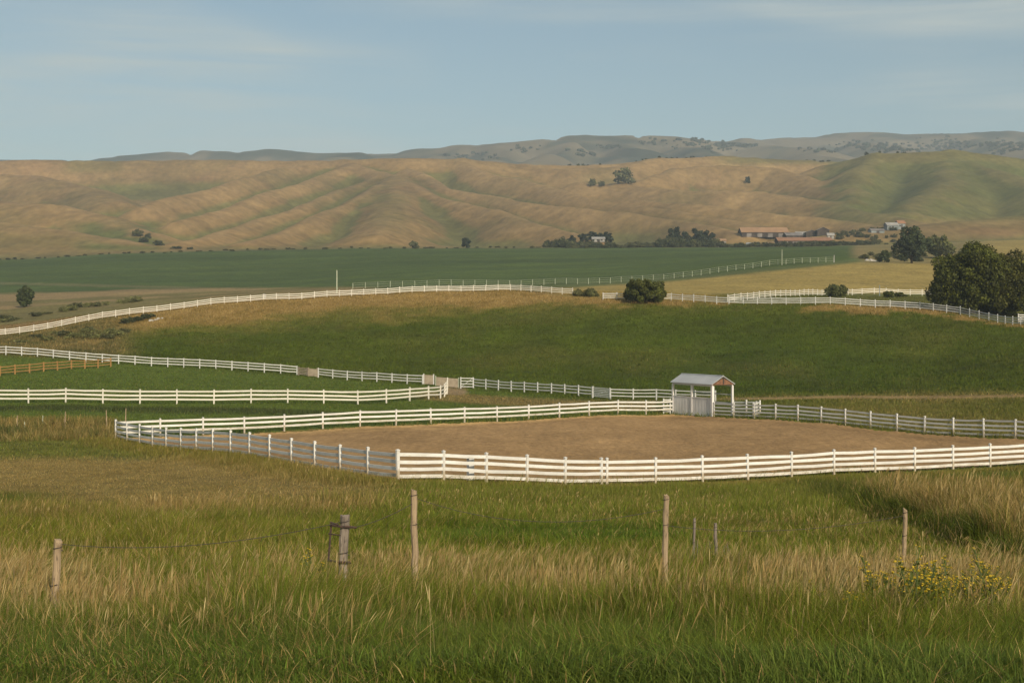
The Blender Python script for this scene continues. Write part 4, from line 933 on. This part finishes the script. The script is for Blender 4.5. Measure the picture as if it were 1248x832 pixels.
# farmstead trees: (u, v_top, v_base, width px, d)
for u, vt, vb, w, d, lab in ((711, 284, 294, 10, 930, 'dark tree at the end of the row behind the small white house'), (723, 282, 294, 12, 935, 'dark tree directly behind the small white house'),
        (735, 282.5, 294, 11, 940, 'dark tree beside the chimney side of the small white house row'), (742, 283.5, 293, 9, 930, 'outermost dark tree of the white house row toward the barns'),
        (684, 288, 301, 10, 900, 'dark tree at the tip of the hedge by the white house'), (697, 286.5, 301, 9, 905, 'upright dark tree in the hedge by the white house'),
        (821, 276, 297, 16, 930, 'tallest dark tree of the farmstead grove'), (833, 282, 299, 14, 925, 'dark tree next to the tallest grove tree'),
        (851, 278, 299, 15, 930, 'broad dark tree in the middle of the farmstead grove'), (862, 280, 300, 13, 935, 'dark tree of the farmstead grove near the cream shed'),
        (815, 287, 302, 15, 895, 'low leafy tree in front of the farmstead grove'), (828, 288, 303, 17, 892, 'rounded leafy tree before the farmstead grove'),
        (857, 290, 303, 18, 894, 'leafy tree before the grove beside the white shed')):
    z = 10 + (V0 - vb) * d / F; x, y = XY(u, d)
    zz = hill_at(u, d)
    small_tree('dark' if vt < 287 else 'bush', 'broadleaf_tree', lab, 'tree', (x, y, zz - 0.2), (10 + (V0 - vt) * d / F) - zz + 0.2, w * 1.55 * d / F, 'farmstead trees by the barns')
# hedge along the far edge of the crop field
for k in range(96):
    u = 664 + 398 * (k + rr.uniform(-0.4, 0.4)) / 96; d = rr.uniform(884, 893); x, y = XY(u, d)
    h = rr.uniform(2.6, 5.4) * (1.25 if 664 < u < 720 or 800 < u < 880 else (0.75 if u > 880 else 0.9))
    small_tree('bush' if rr.random() < 0.72 else 'pale', 'hedge_bush', 'bush in the hedge between crop field and farmstead', 'bush', (x, y, hill_at(u, d) - 0.2), h, rr.uniform(6, 12), 'bushes of the farmstead hedge', False)
for k in range(80):
    u = rr.uniform(880, 1098) if k < 40 else rr.uniform(1012, 1098); v = rr.uniform(288, 302); d = 900 + (302 - v) * 7; x, y = XY(u, d)
    small_tree('pale' if rr.random() < 0.5 else 'bush', 'scrub_bush', 'scrubby bush on the rough ground around the barns', 'bush', (x, y, hill_at(u, d) - 0.2), rr.uniform(1.0, 2.4) * (1.5 if u > 1015 else 0.8), rr.uniform(3, 8), 'scrub bushes around the barns', False)
for k in range(54):
    u = -20 + 690 * (k + rr.uniform(-0.45, 0.45)) / 54; d = rr.uniform(876, 886); x, y = XY(u, d)
    small_tree('bush' if rr.random() < 0.15 else 'pale', 'edge_bush', 'low bush along the far crop edge under the hills', 'bush', (x, y, gz(x, y) - 0.1), rr.uniform(0.5, 1.5), rr.uniform(2, 6), 'low bushes along the far crop edge', False)
# trees on the hills
for u, v, w, h, kind, lab in ((760, 224, 36, 20, 'pale', 'large pale tree clump in the hillside hollow'), (722, 227, 14, 10, 'pale', 'small pale tree left of the large hillside clump'.replace(' left of', ' beside')),
        (734, 228, 12, 7, 'pale', 'lowest pale bush beside the large hillside clump'), (911, 226, 9, 9, 'dark', 'lone dark bush on the tan ridge above the barns'),
        (168, 289, 16, 10, 'pale', 'pale bush at the head of the creek draw'), (180, 292, 12, 8, 'bush', 'bush midway down the creek draw'), (176, 296, 18, 7, 'bush', 'wide bush lower down the creek draw'),
        (193, 300, 18, 7, 'bush', 'bush near the mouth of the creek draw'), (216, 303.5, 20, 4, 'bush', 'flat bush where the creek draw meets the crop field'), (232, 304, 12, 3.5, 'bush', 'last flat bush of the creek draw along the crop edge')):
    d, z = hill_hit(u, v); x, y = XY(u, d)
    small_tree(kind, 'hillside_tree', lab, 'tree', (x, y, z - 0.3), h * d / F, w * d / F, 'trees and bushes on the tan hills', False)
for k, (u0, u1, n, h) in enumerate(((690, 765, 17, 3.2), (770, 862, 20, 3.0), (975, 1012, 12, 3.6), (1030, 1075, 12, 5), (1072, 1110, 9, 4))):
    for i in range(n):
        u = rr.uniform(u0, u1); j = int(round((u - HU[0]) / 2.6)); vv = V0 + (CZ - HZ[:, j]) * F / HD; i0 = int(np.argmin(vv[:225]))
        d = HD[i0] + rr.uniform(0, 25); x, y = XY(u, d)
        small_tree('dark' if rr.random() < 0.5 else 'bush', 'ridge_tree', 'tiny tree on the skyline of the tan hills', 'tree', (x, y, hill_at(u, d) - 1.0), rr.uniform(0.6, 1.3) * h * d / F, rr.uniform(3, 6) * d / F, 'trees on the hill skyline', False)
# woods on the far ridge: one mass
def far_wood():
    r = np.random.default_rng(5); VV, CC = [], []
    for u, v, w, h, n in ((712, 189, 22, 2.5, 60), (740, 181, 20, 2, 40), (800, 176, 22, 2, 40), (840, 176, 40, 3.5, 110), (880, 181, 34, 3, 80), (905, 179, 30, 2, 50), (1045, 178, 40, 3, 80), (1070, 182, 26, 4, 70), (1090, 179, 30, 3, 70),
            (1150, 178, 38, 5, 170), (1178, 180, 14, 3, 40), (1222, 180, 36, 5, 150), (1242, 179, 14, 4, 50), (1110, 184, 60, 2, 70), (570, 191, 40, 3, 50), (640, 183, 24, 3, 40), (1000, 184, 40, 2, 40)):
        for k in range(int(n * 0.38)):
            uu = u + r.normal(0, w / 2.6); vv = v + r.normal(0, h / 1.3); j = int(np.clip(round((uu - FU[0]) / 4), 0, len(FU) - 1))
            pv = V0 + (CZ - FZ[:, j]) * F / FD; q = np.where(pv <= vv)[0]; i = int(q[0]) if len(q) else int(np.argmin(pv))
            d = FD[i]; s = r.uniform(2.5, 5.5); m = 34
            dv = r.normal(size=(m, 3)); dv /= np.linalg.norm(dv, axis=1)[:, None]; P = np.array((*XY(uu, d), FZ[i, j] + s * 0.5)) + dv * s * np.array((1.3, 1.3, 0.8)) * r.uniform(0.7, 1.05, (m, 1))
            t = np.cross(dv, r.normal(size=(m, 3))); t /= np.linalg.norm(t, axis=1)[:, None]; b = np.cross(dv, t); L = s * 0.42
            VV.append(np.stack([P - t * L, P + b * L, P + t * L, P - b * L], 1).reshape(-1, 3)); CC.append(np.tile(np.array((0.045, 0.056, 0.034)) * math.exp(r.normal(0, 0.2)), (m * 4, 1)))
    V = np.concatenate(VV)
    tag(mesh_np('far_woodland', V, np.arange(len(V)).reshape(-1, 4), M['leaf'], None, np.concatenate(CC)), 'dark wood patches on the hazy far ridge', 'woodland', kind='stuff')
far_wood()
# weedy shrubs on the left flank of the mound and the tan strips behind it
for u, d, h, w, lab in ((25, 236, 0.8, 3.4, None), (58, 238, 1.0, 4, None), (78, 245, 1.1, 3.6, None), (92, 240, 1.2, 4.2, None), (104, 246, 1.3, 4.0, None), (112, 238, 1.2, 4.4, None), (124, 243, 1.3, 3.8, None),
        (134, 247, 1.2, 3.6, None), (142, 243, 1.3, 4.0, None), (150, 248, 1.0, 3.0, None), (108, 252, 1.0, 3, None), (70, 250, 0.8, 4, None), (45, 247, 0.7, 4, None), (132, 238, 0.9, 3.4, None)):
    small_tree('pale' if int(u) % 3 == 0 else 'scrub', 'weedy_shrub', 'low weedy shrub on the rough flank of the mound', 'shrub', at(u, d), h, w, 'weedy shrubs on the mound flank', False)
for u, d in ((153, 262), (160, 263), (168, 264.5), (176, 266), (184, 268)):
    small_tree('bush', 'crest_shrub', 'dark low shrub beside the pale stones under the crest fence', 'shrub', at(u, d), rr.uniform(0.9, 1.4), rr.uniform(2.4, 3.6), 'dark shrubs by the pale stones', False)
for k in range(20):
    u = rr.uniform(40, 185); d = 345 + (u - 40) * 0.25 + rr.uniform(-6, 6)
    small_tree('scrub' if k % 4 else 'pale', 'strip_bush', 'low olive bush on the strip below the crop field', 'bush', at(u, d), rr.uniform(0.6, 1.7), rr.uniform(2, 5), 'olive bushes on the strip below the crop', False)
for k in range(10):
    u = rr.uniform(-30, 22); d = rr.uniform(325, 345)
    small_tree('scrub' if k % 4 else 'pale', 'strip_bush', 'low olive bush on the strip below the crop field', 'bush', at(u, d), rr.uniform(0.5, 1.2), rr.uniform(3, 8), 'olive bushes on the strip below the crop', False)
for k in range(22):
    u = rr.uniform(1050, 1190); d = rr.uniform(512, 620)
    small_tree('pale' if rr.random() < 0.6 else 'bush', 'scrub_bush', 'scrubby bush on the rough ground past the yellow field', 'bush', at(u, d), rr.uniform(0.8, 2.4), rr.uniform(2.5, 6), 'scrub bushes past the yellow field', False)
def stone(label, u, d, s, seed):
    r = random.Random(seed); b = MB(); n = 9; m = 5
    for i in range(m + 1):
        ph = math.pi * i / m
        for j in range(n):
            k = s * r.uniform(0.8, 1.15); b.v.append((k * math.sin(ph) * math.cos(6.283 * j / n), k * math.sin(ph) * math.sin(6.283 * j / n), k * 0.6 * math.cos(ph)))
    for i in range(m):
        for j in range(n): b.f.append((i * n + j, i * n + (j + 1) % n, (i + 1) * n + (j + 1) % n, (i + 1) * n + j))
    o = b.build('field_stone', M['stone']); x, y, z = at(u, d); o.location = (x, y, z + s * 0.25); tag(o, label, 'stone', 'pale stones in the grass')
for k, (u, d, s) in enumerate(((184, 263, .5), (189, 264, .35), (193, 265, .45), (198, 266, .3))): stone('pale stone beside the dark shrubs under the crest fence', u, d, s, k)
for k, (u, d, s) in enumerate(((1057, 505, .9), (1062, 507, 1.1), (1066, 509, .8))): stone('white stone heaped at the corner of the yellow field', u, d, s, 20 + k)

# ------------------------------------------------------------------ poles
def pole(label, u, d, h, w, mat):
    x, y, z = at(u, d); root = thing('utility_pole', label, 'pole', (x, y, z))
    MB().tube([(0, 0, -0.3), (0, 0, h * 0.5), (0.02, 0, h)], [w / 2, w * 0.46, w * 0.4], 8).build('shaft', mat, root)
    MB().tube([(0, 0, h - 0.02), (0.02, 0, h + 0.12)], [w * 0.5, w * 0.3], 8).build('cap', mat, root); return root
pole('slender grey pole standing behind the long curving crest fence', 410.5, 315, 5.2, 0.30, M['paleposts'])
pole('thin pale pole in the wire fence near its far end', 953, 462, 5.0, 0.24, M['paleposts'])
pole('short pale pole at the far end of the wire fence', 1016.5, 478, 2.4, 0.34, M['palewall'])
pole('short pale pole behind the mound fence by the dark shrubs', 1072, 312, 2.4, 0.2, M['tealwall'])
bx, by, bz = at(322, 300); o = thing('water_tank', 'small white tank behind the curving crest fence', 'tank', (bx, by, bz))
MB().tube([(0, 0, 0), (0, 0, 1.0)], 0.45, 14).build('body', M['palewall'], o); MB().tube([(0, 0, 1.0), (0, 0, 1.15)], [0.45, 0.12], 14).build('lid', M['palewall'], o)

# ------------------------------------------------------------------ farm buildings
def building(name, label, u, d, L, W, H, rise, rz, roof, wall, doors=0, wins=0, cat='barn', ov=0.5):
    x, y = XY(u, d); z = hill_at(u, d) - 0.3
    root = thing(name, label, cat, (x, y, z), rz)
    b = MB(); a, c = L / 2, W / 2
    b.v = [(-a, -c, 0), (a, -c, 0), (a, c, 0), (-a, c, 0), (-a, -c, H), (a, -c, H), (a, c, H), (-a, c, H), (-a, 0, H + rise), (a, 0, H + rise)]
    b.f = [(0, 1, 5, 4), (2, 3, 7, 6), (1, 2, 6, 9, 5), (3, 0, 4, 8, 7)]; b.build('wall', wall, root)
    r = MB(); e = ov * rise / c; t = 0.22
    pr = [(c + ov, H - e + 0.03), (0, H + rise + 0.03), (-c - ov, H - e + 0.03), (-c - ov, H - e + t), (0, H + rise + t), (c + ov, H - e + t)]
    r.prism(pr, [(-a - ov, 0, 0), (a + ov, 0, 0)]); r.build('roof', roof, root)
    for i in range(doors):
        xx = -a + L * (i + 0.7) / (doors + 0.4); MB().box((xx, -c - 0.05, H * 0.38), (min(3.4, L * 0.2), 0.12, H * 0.76)).build('door', M['darkwall'] if wall != M['darkwall'] else M['greyroof'], root)
    for i in range(wins):
        xx = -a + L * (i + 0.25) / wins; f = MB().box((xx, -c - 0.04, H * 0.58), (1.5, 0.1, 1.2)).build('window', M['palewall'], root); MB().box((xx, -c - 0.08, H * 0.58), (1.2, 0.1, 0.95)).build('pane', M['glass'], f)
    return root
building('long_barn', 'long low barn with a tan roof and dark open front', 930, 1012, 33, 14, 3.6, 3.6, 0.02, M['tanroof'], M['darkwall'], 4)
building('long_barn', 'long low barn with rust roof nearest the crop field hedge', 979, 905, 34, 12, 2.6, 2.2, 0.0, M['redroof'], M['darkwall'], 5)
building('farm_shed', 'grey roofed shed at the junction with the tan barn', 966, 962, 11, 9, 4.6, 2.0, 0.1, M['greyroof'], M['darkwall'], 1, 2, 'shed')
building('farm_shed', 'pale fronted shed in the middle of the barn cluster', 977, 966, 8, 8, 4.4, 2.2, 0.0, M['palewall'], M['greyroof'], 1, 1, 'shed')
building('farm_shed', 'dark two storey shed within the barn cluster', 988, 962, 8, 8, 4.6, 1.6, 1.57, M['greyroof'], M['darkwall'], 1, 1, 'shed')
building('farm_shed', 'tall dark shed ending the barn cluster', 1002, 957, 7, 8, 4.4, 1.8, 1.57, M['greyroof'], M['darkwall'], 1, 1, 'shed')
building('farm_house', 'small white house standing before a row of dark trees', 729, 925, 8, 6, 2.0, 1.2, 0.04, M['palewall'], M['palewall'], 1, 3, 'house')
building('farm_shed', 'cream roofed shed beside the grove', 878.5, 1005, 6.5, 5, 2.6, 1.3, 0.1, M['tanroof'], M['palewall'], 1, 0, 'shed')
building('farm_shed', 'low white shed in the hedge below the cream roofed shed', 877, 912, 6.5, 4, 2.0, 1.0, 0.1, M['palewall'], M['palewall'], 1, 0, 'shed')
building('farm_shed', 'dull grey shed at the crop field hedge', 917, 894, 7, 4.5, 2.0, 1.1, 0.0, M['tinroof'], M['palewall'], 1, 0, 'shed')
building('farm_shed', 'tiny white shed by the end of the rust roofed barn', 1012, 925, 4, 3, 2.6, 1.2, 0.0, M['palewall'], M['palewall'], 1, 0, 'shed')
building('farm_shed', 'blue grey shed on the slope behind the dark tree', 1086, 962, 8, 5, 3.6, 1.6, 0.2, M['palewall'], M['tealwall'], 1, 1, 'shed')
building('farm_shed', 'rust roofed shed beside the blue grey shed', 1097, 966, 5, 5, 4.2, 1.8, 0.2, M['redroof'], M['tealwall'], 1, 1, 'shed')
building('farm_shed', 'long grey low shed leading to the blue grey shed', 1068, 950, 10, 4, 1.8, 1.0, 0.3, M['greyroof'], M['tealwall'], 1, 0, 'shed')

# ------------------------------------------------------------------ haze, light, sky, camera
def haze():
    m, nt, N, L = mat_new('summer_haze')
    p = N('ShaderNodeVolumePrincipled'); p.inputs['Color'].default_value = (0.70, 0.84, 1.0, 1); p.inputs['Density'].default_value = HAZE_DENS; p.inputs['Anisotropy'].default_value = 0.0
    o = N('ShaderNodeOutputMaterial'); L(p.outputs[0], o.inputs['Volume'])
    b = MB().box((0, 2500, 330), (7200, 5400, 680)).build('haze', m); tag(b, 'thin blue summer haze over the valley', 'haze', kind='stuff')
HAZE_DENS = 1.3e-4
haze()
az = math.atan2(SUN[0], SUN[1])
sd = bpy.data.lights.new('sun', 'SUN'); sd.energy = 3.5; sd.angle = math.radians(0.53); sd.color = (1.0, 0.86, 0.66)
so = bpy.data.objects.new('sun', sd); COL.objects.link(so)
from mathutils import Vector
sv = Vector((SUN[0] * math.cos(SUN_EL), SUN[1] * math.cos(SUN_EL), math.sin(SUN_EL))).normalized()
so.rotation_euler = sv.to_track_quat('Z', 'Y').to_euler(); so.location = (60, -40, 60)

W = bpy.data.worlds.new('World'); SC.world = W; W.use_nodes = True; nt = W.node_tree; nt.nodes.clear()
sky = nt.nodes.new('ShaderNodeTexSky'); sky.sky_type = 'NISHITA'; sky.sun_disc = False; sky.sun_elevation = SUN_EL; sky.sun_rotation = az
sky.air_density = 1.0; sky.dust_density = 3.0; sky.ozone_density = 0.6; sky.altitude = 700
def wnoise(scale, detail, rough, rot=0.0, dist=0.0):
    tc = nt.nodes.new('ShaderNodeTexCoord'); mp = nt.nodes.new('ShaderNodeMapping'); mp.inputs['Scale'].default_value = scale; mp.inputs['Rotation'].default_value = (0, rot, 0)
    nt.links.new(tc.outputs['Generated'], mp.inputs['Vector']); n = nt.nodes.new('ShaderNodeTexNoise')
    n.inputs['Scale'].default_value = 1.0; n.inputs['Detail'].default_value = detail; n.inputs['Roughness'].default_value = rough; n.inputs['Distortion'].default_value = dist
    nt.links.new(mp.outputs[0], n.inputs['Vector']); return n.outputs['Fac']
n1 = wnoise((3.4, 3.4, 48.0), 9, 0.62, 0.10, 0.5); n2 = wnoise((3.0, 3.0, 16.0), 3, 0.5, 0.10)
r1 = ramp(nt, [(0.36, 0.0), (0.66, 1.0)]); r2 = ramp(nt, [(0.42, 0.0), (0.60, 1.0)]); nt.links.new(n1, r1.inputs[0]); nt.links.new(n2, r2.inputs[0])
mm = nt.nodes.new('ShaderNodeMath'); mm.operation = 'MULTIPLY'; nt.links.new(r1.outputs[0], mm.inputs[0]); nt.links.new(r2.outputs[0], mm.inputs[1])
m2 = nt.nodes.new('ShaderNodeMath'); m2.operation = 'MULTIPLY'; nt.links.new(mm.outputs[0], m2.inputs[0]); m2.inputs[1].default_value = 0.85
cl = mixc(nt, 'MIX', m2.outputs[0], sky.outputs[0], (5.6, 5.8, 6.0))
bg = nt.nodes.new('ShaderNodeBackground'); bg.inputs[1].default_value = 0.080; nt.links.new(mixc(nt, 'MULTIPLY', 1.0, cl, (0.935, 1.0, 0.925)), bg.inputs[0])
wo = nt.nodes.new('ShaderNodeOutputWorld'); nt.links.new(bg.outputs[0], wo.inputs[0])

cd = bpy.data.cameras.new('camera'); cd.sensor_width = 36.0; cd.lens = 36.0 * F / 1248.0; cd.clip_start = 0.1; cd.clip_end = 20000
cd.shift_y = -(416 - V0) / 1248.0
co = bpy.data.objects.new('camera', cd); COL.objects.link(co); co.location = (0, 0, CZ); co.rotation_euler = (math.pi / 2, 0, 0); SC.camera = co
vs = SC.view_settings; vs.view_transform = 'Standard'; vs.look = 'None'; vs.gamma = 1.0; vs.use_curve_mapping = False; vs.exposure = 0.32
SC.render.engine = 'CYCLES'; SC.cycles.use_denoising = True; SC.cycles.max_bounces = 6; SC.cycles.diffuse_bounces = 3; SC.cycles.transmission_bounces = 3; SC.cycles.volume_bounces = 1
SC.cycles.sample_clamp_indirect = 4.0; SC.render.film_transparent = False
